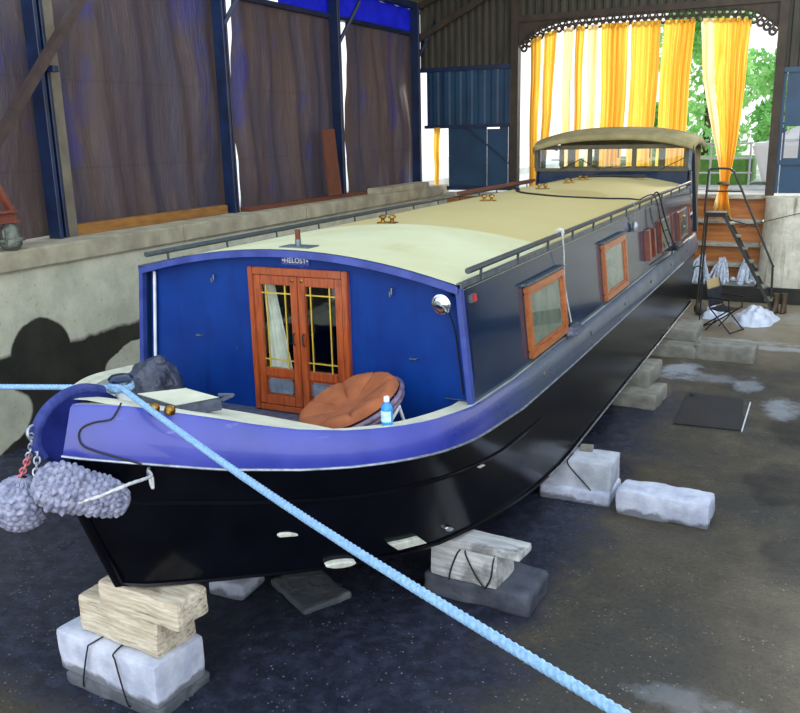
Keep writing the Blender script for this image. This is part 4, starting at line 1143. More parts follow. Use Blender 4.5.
m.build('canopy_back', 'canvas', boat)
m = M(); m.tube(smooth_path([(.62, 12.9, 3.4), (.5, 12.9, 3.1), (.45, 12.9, 2.96)]), .012, 5)
# dark pipe lying at the windscreen base is a thing (below)
# deck fittings
m = M(); z0 = deckz(0, -1.98)
bol = M().lathe([(.06, -.02), (.045, .02), (.04, .10), (.045, .13)], (0.02, -1.98, z0), n=18).build('bow_bollard', 'white', boat, smooth=True)
M().lathe([(.045, .12), (.075, .125), (.078, .14), (.06, .157), (.02, .163)], (0.02, -1.98, z0), n=20).build('bollard_cap', 'navy', bol, smooth=True)
for x, y in ((.40, -2.12), (.49, -2.09)):
    M().lathe([(.03, -.01), (.034, .012), (.028, .035), (.012, .045)], (x, y, deckz(x, y)), n=14).build('deck_stud', 'brass', boat, smooth=True)

# ================================================================== THINGS ON THE BOAT
# ropes
z_r = z0 + .085
pts = [(-4.9, -2.64, 2.30), (-.97, -2.085, 2.16), (-.03, -2.02, z_r)]
turn = []
for i in range(28):
    a = -pi * .75 + i / 27 * 2 * pi * 2.2
    turn.append((.02 + .062 * cos(a), -1.98 + .062 * sin(a), z_r - .01 + .03 * i / 27))
endp = V3((3.448, -3.726, 2.18)); st = V3((.07, -2.03, z_r + .01))
dirv = (endp - st)
tail = [st + dirv * k / 12 - V3((0, 0, .05 * sin(pi * min(1, k / 12)))) for k in range(1, 19)]
m = M(); m.rope(pts + turn + [st] + tail, .0195, .085, 14, 3, .009)
tag(m.build('mooring_rope', 'rope_blue', smooth=True), 'pale blue laid mooring rope wound on the bow bollard and stretched to both sides', 'rope')
# cord over the bulwark
def bandpt(t, k, out=.010):
    a = station(t, 1.645, 2.45, 0); b = station(t, 1.706, 2.542, 0)
    p = V3((a[0], a[1], z_top(a[1]))).lerp(V3((b[0], b[1], z_bb(b[1]))), k)
    return p + V3((.74, -.67, .1)) * out
m = M(); m.tube(smooth_path([bandpt(.275, -.06), bandpt(.262, .153), bandpt(.25, .25), bandpt(.212, .31), bandpt(.177, .407), bandpt(.166, .56), bandpt(.182, .74), bandpt(.226, .836), bandpt(.279, .914), bandpt(.324, .99)], 6), .006, 6)
tag(m.build('draped_line', 'blackrub', smooth=True), 'thin dark line looped over the lavender blue bow side', 'line')
# box
a = R(20)
bx = thing('flat_box', 'flat dark sided box with a pale top lying on the foredeck', 'box', (.13, -1.62, deckz(.13, -1.62)))
A_, B_, C_, D_ = V3((-.13, -1.72, 0)), V3((.27, -1.80, 0)), V3((.43, -1.53, 0)), V3((.08, -1.46, 0))
def lift(p, z): return V3((p.x, p.y, z))
zb0 = deckz(.13, -1.65) + .012; zt0 = zb0 + .07
M().hexa([lift(A_, zb0), lift(B_, zb0 - .02), lift(C_, zb0 - .03), lift(D_, zb0 - .01), lift(A_, zt0), lift(B_, zt0 - .01), lift(C_, zt0 - .02), lift(D_, zt0 - .01)]).build('box_body', 'boxside', bx, bevel=.006)
cc = (A_ + B_ + C_ + D_) / 4
M().hexa([lift(p.lerp(cc, .06), zt0 - .012) for p in (A_, B_, C_, D_)] + [lift(p.lerp(cc, .06), zt0 + .004 - d) for p, d in ((A_, 0), (B_, .008), (C_, .016), (D_, .008))]).build('pale_top', 'deck', bx)
M().tube(smooth_path([lift(C_, zt0 - .03), lift(C_ + V3((.06, .03, 0)), zt0), lift(C_ + V3((.03, .06, 0)), zt0 - .01), lift(C_ + V3((-.05, .03, 0)), zt0 - .01)]), .012, 6).build('strap', 'boxside', bx, smooth=True)
# bin bag
m = M()
def bagf(u, v, d):
    t = v
    return 1 + .16 * noise.noise(V3((d.x * 3, d.y * 3, d.z * 2)) + V3((4, 1, 2))) + .05 * sin(u * 2 * pi * 9 + 2 * d.z) * (1 - abs(d.z)) + .04 * noise.noise(d * 7)
m.sphere((-.98, -.62, 1.72), (.24, .22, .27), 48, 28, bagf)
m.sphere((-.93, -.60, 1.97), (.07, .06, .05), 20, 12, bagf)
m.v = [V3((p.x, p.y, max(p.z, 1.37))) if p.z < 1.5 else p for p in m.v]
m.xf(Matrix.Translation((0, 0, .0)))
tag(m.build('bin_bag', 'bag', smooth=True), 'black plastic bin bag slumped in the bow well by the blue bulkhead', 'bag')
# folded papasan chair
ch = thing('papasan_chair', 'round tan cushioned papasan chair tipped against the mahogany doors', 'chair', (.78, -.5, 1.4))
Nn = V3((-.28, -.26, .92)).normalized(); Ua = (V3((.78, .5, .38)) - Nn * V3((.78, .5, .38)).dot(Nn)).normalized(); Wa = Nn.cross(Ua)
Cc = V3((.80, -.54, 1.80)); RR = .40
def cush(u, v):
    th = 2 * pi * u; r = RR * v
    seam = abs(sin(4 * th)) ** .35
    puff = .035 * seam * sin(pi * min(1, max(0, (v - .28) / .72))) ** .6 + .012 * (1 - v) * (v < .28)
    h = -.08 * (1 - v * v) + .055 + puff + .006 * noise.noise(V3((cos(th) * r * 14, sin(th) * r * 14, 1)))
    h -= .05 * max(0, (v - .86) / .14) ** 2
    return Cc + Ua * r * cos(th) * (1 + .012 * seam) + Wa * r * sin(th) * (1 + .012 * seam) + Nn * h
def cush_b(u, v):
    p = cush(u, 1.0); c = Cc - Nn * .07
    return p.lerp(c + (p - Cc - Nn * (p - Cc).dot(Nn)) * (1 - v), min(1, .3 + v)) if v > 0 else p
m = M().grid(cush, 96, 16); m.grid(cush_b, 96, 4)
m.build('cushion', 'cushion', ch, smooth=True, weld=True, recalc=False)
m = M()
for k, (rr_, dh) in enumerate(((.415, -.03), (.40, -.07), (.35, -.11))):
    m.tube([Cc + Nn * dh + (Ua * cos(2 * pi * i / 40) + Wa * sin(2 * pi * i / 40)) * rr_ for i in range(40)], .02 if k < 2 else .014, 8, closed=True)
for i in range(10):
    d = Ua * cos(2 * pi * i / 10) + Wa * sin(2 * pi * i / 10)
    m.tube([Cc + Nn * -.03 + d * .405, Cc - Nn * .12 + d * .33, Cc - Nn * .17 + d * .16], .01, 6)
m.tube([Cc - Nn * .17 + (Ua * cos(2 * pi * i / 20) + Wa * sin(2 * pi * i / 20)) * .16 for i in range(20)], .012, 6, closed=True)
m.build('rattan_frame', 'rattan', ch, smooth=True)
M().tube([Cc - Nn * .1 + Ua * .34 - Wa * .2, V3((1.05, -.85, 1.37))], .014, 8).build('leg', 'white', ch, smooth=True)
M().tube([Cc - Nn * .1 + Ua * .34 + Wa * .2, V3((1.2, -.25, 1.37))], .014, 8).build('leg', 'white', ch, smooth=True)
M().tube([Cc - Nn * .16 - Ua * .12, V3((.62, -.5, 1.37))], .014, 8).build('leg', 'white', ch, smooth=True)
# bottle
bo = V3((1.33, -.95, z_top(-.95) - .014))
btl = thing('spray_bottle', 'bright blue plastic bottle with a pale cap standing beside the tan chair', 'bottle', bo)
M().lathe([(.036, 0), (.040, .01), (.040, .12), (.034, .14), (.018, .155), (.016, .17)], bo, n=20).build('bottle_body', 'bluebottle', btl, smooth=True)
M().lathe([(.020, .165), (.020, .195), (.016, .2)], bo, n=16).build('cap', 'white', btl, smooth=True)
M().grid(lambda u, v: bo + V3((.0412 * cos(-2.6 + 2.2 * u), .0412 * sin(-2.6 + 2.2 * u), .03 + .075 * v)), 12, 3).build('bottle_label', 'label', btl, smooth=True, recalc=False)
# boat plank, pole and cable on the roof
m = M(); m.bar((-1.36, 6.9, 2.80), (-1.30, 10.6, 2.80), .07, .05)
tag(m.build('wooden_pole', 'rustboard', bevel=.006), 'brown wooden pole lying along the far left edge of the roof', 'pole')
m = M(); m.tube([(-.5, 10.9, roofz(-.5) + .032), (.9, 11.1, roofz(.9) + .10)], .028, 8)
m = M(); m.tube([(-.42, 10.75, roofz(-.42) + .03), (.2, 10.78, roofz(.2) + .03), (.62, 10.8, roofz(.62) + .05)], .028, 8)
bh_ = thing('boat_hook', 'black pole lying across the roof in front of the windscreen', 'pole', (-.4, 10.75, 2.86))
m.build('shaft', 'blackrub', bh_, smooth=True)
M().box((.56, 10.72, roofz(.6) + .02), (.8, 10.86, roofz(.6) + .075)).build('grip', 'blackrub', bh_, bevel=.012)
cb = thing('power_cable', 'black cable trailing over the cream roof and down the right cabin side', 'cable', (.5, 6.0, 2.86))
pp = [(-.35, 6.75), (-.1, 6.3), (.15, 6.06), (.52, 6.01), (.95, 6.52), (1.22, 7.2), (1.42, 7.6)]
pts = [V3((x, y, roofz(x) + .012)) for x, y in pp] + [V3((1.54, 7.72, 2.78)), sidept(7.9, .7, .10), sidept(8.5, .25, .10), sidept(9.0, .03, .10), sidept(9.9, .02, .05), sidept(10.6, .02, .05)]
M().tube(smooth_path(pts), .012, 6).build('cable', 'blackrub', cb, smooth=True)
M().tube(smooth_path([V3((1.35, 7.3, roofz(1.35) + .02)), V3((1.54, 7.45, 2.75)), sidept(7.55, .6, .11), sidept(8.1, .2, .11), sidept(8.6, .03, .07), sidept(8.0, .02, .06), sidept(7.3, .03, .05)]), .010, 6).build('cable_loop', 'blackrub', cb, smooth=True)
M().lathe([(.035, 0), (.04, .03), (.03, .1), (.015, .14)], (-.37, 6.8, roofz(-.37) + .04), (.5, -.85, 0), 12).build('plug', 'navy', cb, smooth=True)
M().hexa([sidept(9.2, .0, .0), sidept(9.8, .0, .0), sidept(9.8, .0, .1), sidept(9.2, .0, .1), sidept(9.25, .09, .0), sidept(9.75, .09, .0), sidept(9.75, .07, .08), sidept(9.25, .07, .08)]).build('cable_shoe', 'blackrub', cb, bevel=.02)
# small fender hung from the handrail
fe = thing('side_fender', 'dark grey block fender hanging on a pale cord from the right handrail', 'fender', (1.62, 2.6, 1.73))
M().tube(smooth_path([V3((1.5, 2.42, 2.72)), V3((1.55, 2.40, 2.78)), V3((1.575, 2.42, 2.6)), sidept(2.5, .5, .03), sidept(2.55, .12, .05)]), .007, 6).build('cord', 'rope_white', fe, smooth=True)
M().torus((1.535, 2.42, 2.755), .035, .009, (0, 1, 0)).build('hitch', 'rope_white', fe, smooth=True)
M().hexa([V3(p) for p in ((1.615, 2.36, 1.722), (1.74, 2.40, 1.722), (1.74, 2.78, 1.722), (1.615, 2.82, 1.722), (1.625, 2.42, 1.82), (1.72, 2.44, 1.80), (1.72, 2.74, 1.80), (1.625, 2.76, 1.82))]).build('fender_block', 'boxside', fe, bevel=.025)
m = M(); m.tube(smooth_path([V3((1.53, 5.9, 2.78)), V3((1.56, 5.92, 2.7)), sidept(5.95, .8, .02)]), .008, 6); m.lathe([(.03, 0), (.04, .03), (.04, .1), (.02, .13)], sidept(5.95, .66, .04), n=12)
tag(m.build('hanging_shackle', 'galv', smooth=True), 'small silver shackle hanging from the right handrail above the windows', 'shackle')

# rope fenders at the bow
def knotted(c, axis, prof, name, parent, turns):
    """prof: (along, radius); surface covered with staggered knots"""
    c = V3(c); a = V3(axis).normalized(); u0 = a.orthogonal().normalized(); w0 = a.cross(u0)
    L0, L1 = prof[0][0], prof[-1][0]
    m = M(); nu, nv = 128, int((L1 - L0) / .0075)
    def P(u, v):
        h = L0 + (L1 - L0) * v; r = interp(h, [p[0] for p in prof], [p[1] for p in prof])
        rows_ = (L1 - L0) / .036
        wob_ = .5 * noise.noise(V3((cos(2 * pi * u) * 1.6, sin(2 * pi * u) * 1.6, h * 8))); k = v * rows_ + wob_; row = math.floor(k); cell = u * turns + (.5 if row % 2 else 0)
        du = (cell % 1) - .5; dv = (k % 1) - .5
        bump_ = max(0, 1 - (du * 2) ** 2 * 1.0 - (dv * 2) ** 2 * 1.0)
        tilt_ = .004 * sin(2 * pi * (cell + k * .5))
        rr_ = r + (.022 * sqrt(bump_) * (.75 + .6 * noise.noise(V3((cell // 1 * 1.7, row * 1.3, 5)))) + tilt_ + .012 * noise.noise(V3((cos(2 * pi * u) * 3, sin(2 * pi * u) * 3, h * 14)))) * min(1, r / .06)
        th = 2 * pi * u
        return c + a * h + (u0 * cos(th) + w0 * sin(th)) * rr_
    m.grid(P, nu, nv)
    return m.build(name, 'knit', parent, smooth=True, weld=True, recalc=False)
def chain(pts, name, mats, parent, r=.019, t=.0055):
    path = smooth_path(pts, 12); L = 0; links = []; step = r * 2 * 1.35 - t * 2
    nxt = 0
    for p, q in zip(path, path[1:]):
        d = (q - p).length
        while nxt <= L + d and d > 0:
            links.append((p.lerp(q, (nxt - L) / d), (q - p).normalized())); nxt += step
        L += d
    for i, (p, d) in enumerate(links):
        s_ = d.orthogonal().normalized(); s2 = d.cross(s_).normalized()
        ax = s_ if i % 2 else s2
        m = M(); u = d; w_ = ax.cross(u)
        m.tube([p + u * cos(2 * pi * k / 14) * r * 1.35 + w_ * sin(2 * pi * k / 14) * r for k in range(14)], t, 6, closed=True)
        yield m
def chain_mesh(pts, name, mat, parent, **k):
    mm = M()
    for m in chain(pts, name, mat, parent, **k): mm.add(m.v, m.f)
    return mm.build(name, mat, parent, smooth=True)
b1 = thing('rope_fender', 'round grey knotted rope ball fender hanging at the far left of the bow', 'fender', (-.14, -2.68, 1.57), 'knotted rope fenders at the bow')
knotted((-.14, -2.68, 1.725), (.15, .1, 1), [(-.16, .02), (-.15, .06), (-.115, .105), (-.06, .138), (0, .148), (.06, .138), (.11, .105), (.145, .06), (.16, .02)], 'knotted_ball', b1, 19)
chain_mesh([(-.135, -2.675, 1.87), (-.09, -2.665, 1.94), (-.05, -2.66, 2.01)], 'red_chain', 'chainred', b1, r=.016)
chain_mesh([(-.045, -2.66, 2.02), (-.01, -2.66, 2.09), (0, -2.665, 2.15)], 'chain', 'galv', b1, r=.016)
M().torus((0, -2.655, 2.165), .028, .009, (1, 0, .2), squash=1.3).build('shackle', 'galv', b1, smooth=True)
b2 = thing('rope_fender', 'long grey knotted rope fender slung along the bow beside the ball fender', 'fender', (.18, -2.55, 1.62), 'knotted rope fenders at the bow')
p0 = V3((.03, -2.69, 1.885)); p1 = V3((.35, -2.37, 1.69)); ax = (p1 - p0)
knotted(p0, ax, [(-.03, .02), (-.015, .06), (.03, .10), (.09, .128), (.17, .135), (.235, .118), (.27, .112), (.34, .112), (.42, .098), (.48, .07), (.505, .045), (.515, .015)], 'knotted_body', b2, 16)
chain_mesh([p0 + V3((.0, .0, .06)), (.02, -2.66, 2.02), (.01, -2.63, 2.1)], 'chain', 'galv', b2, r=.016)
eye = hullpt(.3225, .05, .015)
M().rope(smooth_path([(.15, -2.66, 1.70), (.24, -2.635, 1.765), (.35, -2.54, 1.80), (.43, -2.42, 1.83), eye + V3((.06, -.06, .0)), eye]), .011, .05, 10, 3, .01).build('white_lanyard', 'rope_white', b2, smooth=True)
M().rope(smooth_path([eye, eye + V3((.03, -.03, -.05)), eye + V3((.05, -.035, -.085)), eye + V3((.04, -.02, -.03)), eye + V3((.01, -.01, .01))]), .009, .05, 8, 3, .01).build('knot', 'rope_white', b2, smooth=True)
M().torus(eye, .024, .009, (1, .5, 0)).build('eye', 'galv', b2, smooth=True)

# ================================================================== BLOCKS AND THINGS ON THE FLOOR
def block(name, c, dims, rz, mat, label, cat, rough=(.012, 3, 1), bevel=.03, sub=6, parent=None, group=None, tilt=(0, 0)):
    c = V3(c)
    hx, hy, hz = dims[0] / 2, dims[1] / 2, dims[2] / 2
    cell = max(.02, min(.04, hz / 3))
    m = M(); N = [max(3, int(round(2 * h / cell))) for h in (hx, hy, hz)]
    H = (hx, hy, hz); amp, scn, seed = rough
    def pt(p):
        q = V3([max(-h + bevel, min(h - bevel, v)) for v, h in zip(p, H)]); d = p - q
        if d.length > 1e-6: p = q + d.normalized() * bevel
        w_ = p + V3((seed * 1.7, seed * 2.3, seed * .9))
        big = noise.noise_vector(w_ * scn) * amp
        chip = max(0, noise.noise(w_ * 9) - .12) * amp * 1.6
        fine = noise.noise_vector(w_ * 22) * amp * .22
        p = p + big + fine - p.normalized() * chip
        return V3((p.x, p.y, max(-hz, p.z))) + V3((0, 0, hz))
    for ax in range(3):
        a1, a2 = (ax + 1) % 3, (ax + 2) % 3
        for sg in (-1, 1):
            def P(u, v):
                p = V3((0, 0, 0)); p[ax] = sg * H[ax]; p[a1] = (2 * u - 1) * H[a1]; p[a2] = (2 * v - 1) * H[a2]
                return pt(p)
            m.grid(P, N[a1], N[a2])
    ob = m.build(name, mat, None, smooth=True, weld=True)
    ob.location = c; ob.rotation_euler = (tilt[0], tilt[1], R(rz))
    OFF[ob.name] = V3((0, 0, 0))
    tag(ob, label, cat, group)
    return ob
def loops(parent, curves, r=.006, mat='blackrub', name='lifting_wire'):
    m = M()
    for c in curves: m.tube(smooth_path(c), r, 5)
    return m.build(name, mat, parent, smooth=True)
# under the stem
block('concrete_block', (-.24, -1.86, -.02), (.92, .50, .11), -3, 'greyblock', 'grey wet concrete block at the very bottom under the bow stem', 'block', (.015, 3, 2))
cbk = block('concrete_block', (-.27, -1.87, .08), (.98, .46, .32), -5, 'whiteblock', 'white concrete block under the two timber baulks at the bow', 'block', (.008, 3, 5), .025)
loops(cbk, [[(-.06, .05, .33), (-.10, -.22, .325), (-.13, -.252, .27), (-.22, -.25, -.02), (-.22, -.22, -.05)], [(.08, .05, .33), (.12, -.22, .325), (.15, -.252, .27), (.22, -.25, -.02), (.22, -.22, -.05)]], .006)
block('timber_baulk', (-.19, -1.85, .40), (.76, .36, .29), -4, 'timber', 'weathered timber baulk lying directly on the white block at the bow', 'timber', (.018, 4, 7), .025)
block('timber_baulk', (.06, -1.945, .69), (.72, .29, .2), -3, 'timber', 'weathered timber baulk lying on top of the bow stack, touching the stem', 'timber', (.012, 4, 9), .025)
# second support, under the turn of the bow
block('concrete_block', (1.57, .30, -.02), (.95, .5, .22), -3, 'darkstone', 'dark damp stone block under the tall whitened timber near the blue rope', 'block', (.025, 3, 12), .05)
tb = block('timber_block', (1.48, .22, .19), (.60, .36, .29), -4, 'timber_white', 'tall whitened timber block wrapped in wire loops under the bow turn', 'timber', (.01, 4, 14), .02)
loops(tb, [[(.0, -.14, .295), (-.04, -.19, .26), (-.10, -.195, .1), (-.12, -.192, .0)], [(.02, -.14, .295), (.03, -.19, .26), (.12, -.195, .1), (.2, -.192, .0)], [(.27, -.14, .295), (.27, -.19, .25), (.25, -.195, .1), (.2, -.192, .0)]], .007)
block('timber_plank', (1.56, .17, .475), (.80, .26, .065), -4, 'timber_white', 'flat whitened timber plank on top of the wire wrapped block', 'timber', (.008, 5, 15), .012)
# midship supports
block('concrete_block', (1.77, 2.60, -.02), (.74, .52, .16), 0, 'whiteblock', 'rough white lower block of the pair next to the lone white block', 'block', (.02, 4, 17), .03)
mb = block('concrete_block', (1.78, 2.62, .13), (.70, .46, .29), 0, 'concrete', 'pale grooved upper block of the pair next to the lone white block', 'block', (.006, 3, 19), .015)
loops(mb, [[(-.1, .0, .295), (-.1, -.225, .29), (-.06, -.238, .22), (.14, -.242, .02), (.2, -.24, -.1)]], .007)
block('concrete_block', (1.78, 2.78, .415), (.14, .12, .05), 10, 'stone', 'small grey packing piece on top of the grooved block', 'block', (.004, 6, 3), .008, 2)
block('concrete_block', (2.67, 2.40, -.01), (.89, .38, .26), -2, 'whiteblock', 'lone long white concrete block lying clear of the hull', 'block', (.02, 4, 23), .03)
block('concrete_block', (1.72, 6.05, -.02), (.62, .7, .22), -4, 'stone', 'grey lower slab of the pair half hidden behind the hull side', 'block', (.02, 4, 25), .03)
block('concrete_block', (1.62, 6.45, .19), (.5, .75, .25), -4, 'stone', 'grey upper block of the pair half hidden behind the hull side', 'block', (.012, 4, 27), .03)
block('concrete_block', (1.72, 9.15, -.02), (.8, .95, .22), 0, 'stone', 'grey lower block of the stack left of the long low block', 'block', (.012, 4, 29), .03)
block('concrete_block', (1.70, 9.55, .19), (.74, .95, .20), 0, 'stone', 'grey upper block of the stack left of the long low block', 'block', (.012, 4, 31), .03)
block('concrete_block', (2.58, 8.95, -.01), (.92, .55, .26), -3, 'stone', 'long low grey block lying in front of the folding chair', 'block', (.014, 4, 33), .03)
block('concrete_block', (-.38, -.50, -.01), (.34, .36, .15), 4, 'whiteblock', 'white block end peeping out under the bow beside the timber stack', 'block', (.012, 4, 35), .03)
block('broken_slab', (.22, -.30, -.02), (.62, .45, .07), -28, 'greyblock', 'flat grey broken slab lying in the shadow under the bow', 'slab', (.02, 4, 37), .02)
# rubber mat
m = M(); m.hexa([V3(p) for p in ((2.32, 5.2, .004), (3.13, 5.24, .004), (3.05, 6.62, .004), (2.28, 6.66, .004), (2.32, 5.2, .02), (3.13, 5.24, .02), (3.05, 6.62, .02), (2.28, 6.66, .02))])
mt = thing('rubber_mat', 'square black rubber mat lying flat on the dock floor', 'mat', (2.7, 5.9, 0)); m.build('mat_sheet', 'mat', mt, bevel=.004)
m = M(); m.box((3.135, 5.22, .002), (3.15, 6.5, .022)); m.build('pale_edge', 'white', mt)
M().lathe([(.1, .015), (.09, .03), (.04, .04)], (2.42, 6.55, 0), n=14).build('curled_corner', 'mat', mt, smooth=True)

# folding chair
fc_ = thing('folding_chair', 'black metal folding garden chair with a tan headrest on the dock floor', 'chair', (2.28, 11.1, 0))
T = Matrix.Translation((2.28, 11.1, 0)) @ Matrix.Rotation(R(-22), 4, 'Z')
def tp(ps): return [T @ V3(p) for p in ps]
for s_ in (-.25, .25):
    M().tube(tp([(.30, s_, 0), (-.14, s_, .44), (-.26, s_, .95)]), .014, 8).build('side_frame', 'blackrub', fc_, smooth=True)
    M().tube(tp([(-.38, s_, 0), (.24, s_, .44)]), .014, 8).build('leg', 'blackrub', fc_, smooth=True)
    M().tube(tp([(-.2, s_, .0), (.0, s_, .24)]), .012, 8).build('leg', 'blackrub', fc_, smooth=True)
    M().bar(T @ V3((-.18, s_, .64)), T @ V3((.28, s_, .64)), .05, .022).build('armrest', 'blackrub', fc_, bevel=.006)
    M().tube(tp([(.24, s_, .42), (.22, s_, .64)]), .012, 8).build('arm_strut', 'blackrub', fc_, smooth=True)
for x, z in ((.30, .02), (-.38, .02)): M().tube(tp([(x, -.25, z), (x, .25, z)]), .012, 8).build('foot_bar', 'blackrub', fc_, smooth=True)
M().grid(lambda u, v: T @ V3((-.15 + .4 * u, -.24 + .48 * v, .43 - .03 * sin(pi * u))), 8, 4).build('seat', 'blackfabric', fc_, smooth=True, recalc=False, solid=.012)
M().grid(lambda u, v: T @ V3((-.15 - .075 * u, -.24 + .48 * v, .46 + .32 * u)), 6, 4).build('backrest', 'blackfabric', fc_, smooth=True, recalc=False, solid=.012)
M().grid(lambda u, v: T @ V3((-.225 - .04 * u, -.24 + .48 * v, .78 + .17 * u)), 6, 4).build('headrest', 'tanfabric', fc_, smooth=True, recalc=False, solid=.014)['label'] = 'tan headrest'

# white plastic heap behind the chair
def heap(c, r, h, seed, label):
    m = M()
    def P(u, v):
        th = 2 * pi * u
        rr_ = v * (1 + .25 * noise.noise(V3((cos(th) * 1.5, sin(th) * 1.5, seed))))
        z = h * max(0, 1 - v ** 1.8) + (.12 * noise.noise(V3((cos(th) * v * 3, sin(th) * v * 3, seed + 3))) + .05 * noise.noise(V3((cos(th) * v * 9, sin(th) * v * 9, seed + 5)))) * (1 - v ** 3)
        return V3((c[0] + r[0] * rr_ * cos(th), c[1] + r[1] * rr_ * sin(th), max(.005, z)))
    m.grid(P, 40, 14)
    tag(m.build('plastic_sheeting', 'sheetwhite', smooth=True, weld=True, recalc=False), label, 'sheeting')
heap((2.78, 12.2), (.42, .75), .26, 2, 'crumpled white plastic sheeting heaped on the floor at the ladder foot')
heap((1.98, 12.5), (.3, .5), .14, 6, 'small white plastic sheeting heap behind the folding chair')
# boots
for i, (x, y, rz, lab) in enumerate(((3.1, 13.1, -20, 'left brown boot of the pair standing under the abutment'), (3.25, 13.15, -10, 'right brown boot of the pair standing under the abutment'))):
    b = thing('boot', lab, 'boot', (x, y, 0), 'pair of brown boots')
    Tb = Matrix.Translation((x, y, 0)) @ Matrix.Rotation(R(rz), 4, 'Z')
    m = M()
    prof = [(0.0, .02, .060, .05), (0, .08, .056, .052), (0, .16, .055, .05), (0, .30, .062, .056), (0, .40, .066, .06)]
    vs = []; fs = []; n = 16
    for k, (cx, z, rx, ry) in enumerate(prof):
        for j in range(n):
            th = 2 * pi * j / n
            ext = (-.12 if z < .05 else -.08 if z < .1 else -.01) * max(0, -sin(th))
            vs.append(Tb @ V3((cx + rx * cos(th), ry * sin(th) + ext, z)))
    for k in range(len(prof) - 1):
        for j in range(n): fs.append((k * n + j, k * n + (j + 1) % n, (k + 1) * n + (j + 1) % n, (k + 1) * n + j))
    m.add(vs, fs + [tuple(range(n)), tuple((len(prof) - 1) * n + j for j in range(n))]); m.build('boot_upper', 'boot', b, smooth=True)
    m = M(); vs = [Tb @ V3((.066 * cos(2 * pi * j / 16), .056 * sin(2 * pi * j / 16) + (-.125 * max(0, -sin(2 * pi * j / 16))), z)) for z in (0, .024) for j in range(16)]
    m.add(vs, [tuple(range(15, -1, -1)), tuple(range(16, 32))] + [(j, (j + 1) % 16, 16 + (j + 1) % 16, 16 + j) for j in range(16)]); m.build('sole', 'blackrub', b)
# ladder
ld = thing('platform_ladder', 'dark steel platform ladder with a handrail by the concrete abutment', 'ladder', (2.2, 13.3, 0))
for y in (13.05, 13.45):
    M().bar((1.98, y, 1.97), (3.06, y, .02), .03, .06).build('stringer', 'ladder', ld)
    M().tube([(1.56, y, 0), (1.62, y, 2.0)], .02, 8).build('leg', 'ladder', ld, smooth=True)
for i in range(7):
    t = (i + .7) / 7.6; x, z = 1.98 + 1.08 * t, 1.97 - 1.95 * t
    M().box((x - .06, 13.06, z - .015), (x + .1, 13.44, z + .015)).build('tread', 'treads', ld, bevel=.004)
M().box((1.6, 13.02, 1.93), (2.02, 13.48, 2.02)).build('platform', 'blackrub', ld, bevel=.008)
m = M(); m.tube(smooth_path([(1.60, 13.05, 2.0), (1.625, 13.05, 2.7), (1.64, 13.05, 2.86), (1.72, 13.05, 2.9), (1.98, 13.05, 2.9), (2.08, 13.05, 2.86), (2.2, 13.05, 2.66), (2.93, 13.05, 1.08), (2.98, 13.05, .94), (3.0, 13.05, .3)], 6), .022, 8)
m.tube([(1.625, 13.05, 2.45), (2.3, 13.05, 2.45)], .018, 8); m.tube([(2.02, 13.05, 1.9), (2.62, 13.05, 1.74)], .012, 6)
m.build('handrail', 'ladder', ld, smooth=True)
M().tube([(1.60, 13.05, 2.45), (1.60, 13.45, 2.45)], .016, 8).build('cross_rail', 'ladder', ld, smooth=True)
M().bar((1.58, 13.05, .5), (1.6, 13.45, .5), .03, .03).build('brace', 'ladder', ld)
m = M(); m.sphere((1.72, 12.35, .13), .13, 18, 12)
tag(m.build('buoy_ball', 'brownball', smooth=True), 'small brown grey ball lying on the floor under the boat stern', 'ball')
m = M(); m.tube(smooth_path([(1.52, 11.9, .95), (1.66, 12.1, 1.04), (1.76, 12.05, .9), (1.78, 11.9, .4), (1.78, 11.8, .02)]), .014, 6)
tag(m.build('hose', 'blackrub', smooth=True), 'thin black hose hanging down to the floor at the boat stern', 'hose')

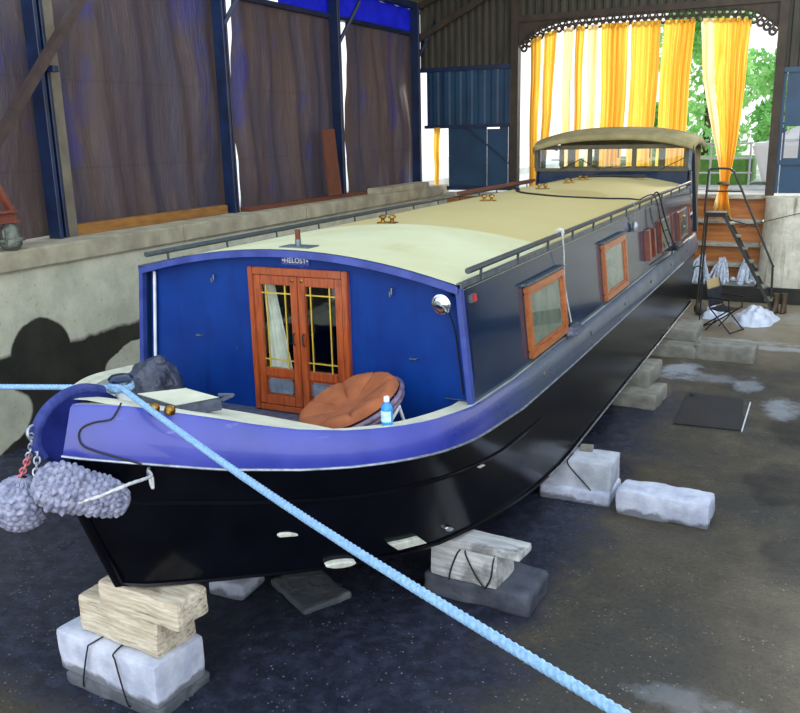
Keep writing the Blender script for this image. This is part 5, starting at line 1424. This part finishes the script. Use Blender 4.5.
# ================================================================== LIGHT, SKY, CAMERA
wd = bpy.data.worlds.new('overcast_sky'); SC.world = wd; wd.use_nodes = True
nt = wd.node_tree; bg = nt.nodes['Background']
tc = nt.nodes.new('ShaderNodeTexCoord'); sp = nt.nodes.new('ShaderNodeSeparateXYZ'); nt.links.new(tc.outputs['Generated'], sp.inputs[0])
mr = nt.nodes.new('ShaderNodeMapRange'); mr.inputs['From Min'].default_value = -.05; mr.inputs['From Max'].default_value = .9; nt.links.new(sp.outputs[2], mr.inputs['Value'])
cm = nt.nodes.new('ShaderNodeMix'); cm.data_type = 'RGBA'; cm.inputs[6].default_value = (1.0, 1.0, 1.0, 1); cm.inputs[7].default_value = (.66, .80, 1.0, 1)
nt.links.new(mr.outputs[0], cm.inputs[0]); nt.links.new(cm.outputs[2], bg.inputs['Color'])
# added fill: sky strength raised towards the open end to light the bow
dp = nt.nodes.new('ShaderNodeVectorMath'); dp.operation = 'DOT_PRODUCT'; dp.inputs[1].default_value = V3((.45, -.85, .28)).normalized()
nt.links.new(tc.outputs['Generated'], dp.inputs[0])
m2 = nt.nodes.new('ShaderNodeMapRange'); m2.interpolation_type = 'SMOOTHSTEP'; m2.inputs['From Min'].default_value = .35; m2.inputs['From Max'].default_value = 1.0
m2.inputs['To Min'].default_value = 1.4; m2.inputs['To Max'].default_value = 3.6
nt.links.new(dp.outputs['Value'], m2.inputs['Value']); nt.links.new(m2.outputs[0], bg.inputs['Strength'])

sun = bpy.data.lights.new('sun', 'SUN'); sun.energy = 4.5; sun.angle = R(12); sun.color = (1, .96, .86)
so = bpy.data.objects.new('sun', sun); COL.objects.link(so)
so.rotation_euler = V3((-.25, -1.0, -.45)).to_track_quat('-Z', 'Y').to_euler()   # from behind the gate, lighting the curtains

cam = bpy.data.cameras.new('camera'); co = bpy.data.objects.new('camera', cam); COL.objects.link(co)
yaw, pitch, roll = .460, .253, -.023
fwd = V3((-sin(yaw) * cos(pitch), cos(yaw) * cos(pitch), -sin(pitch))); rt = fwd.cross(V3((0, 0, 1))).normalized(); up = rt.cross(fwd)
r2 = rt * cos(roll) + up * sin(roll); u2 = -rt * sin(roll) + up * cos(roll)
mw = Matrix((r2, u2, -fwd)).transposed().to_4x4(); mw.translation = V3((3.83, -5.78, 3.71)); co.matrix_world = mw
cam.sensor_fit = 'HORIZONTAL'; cam.sensor_width = 36; cam.lens = 857.507 / 800 * 36; cam.clip_end = 300; cam.clip_start = .05
SC.camera = co
SC.view_settings.view_transform = 'Standard'; SC.view_settings.look = 'None'; SC.view_settings.exposure = 0.0; SC.view_settings.gamma = 1.0
SC.view_settings.use_curve_mapping = False
SC.cycles.max_bounces = 8; SC.cycles.transparent_max_bounces = 12
SC.cycles.use_denoising = True
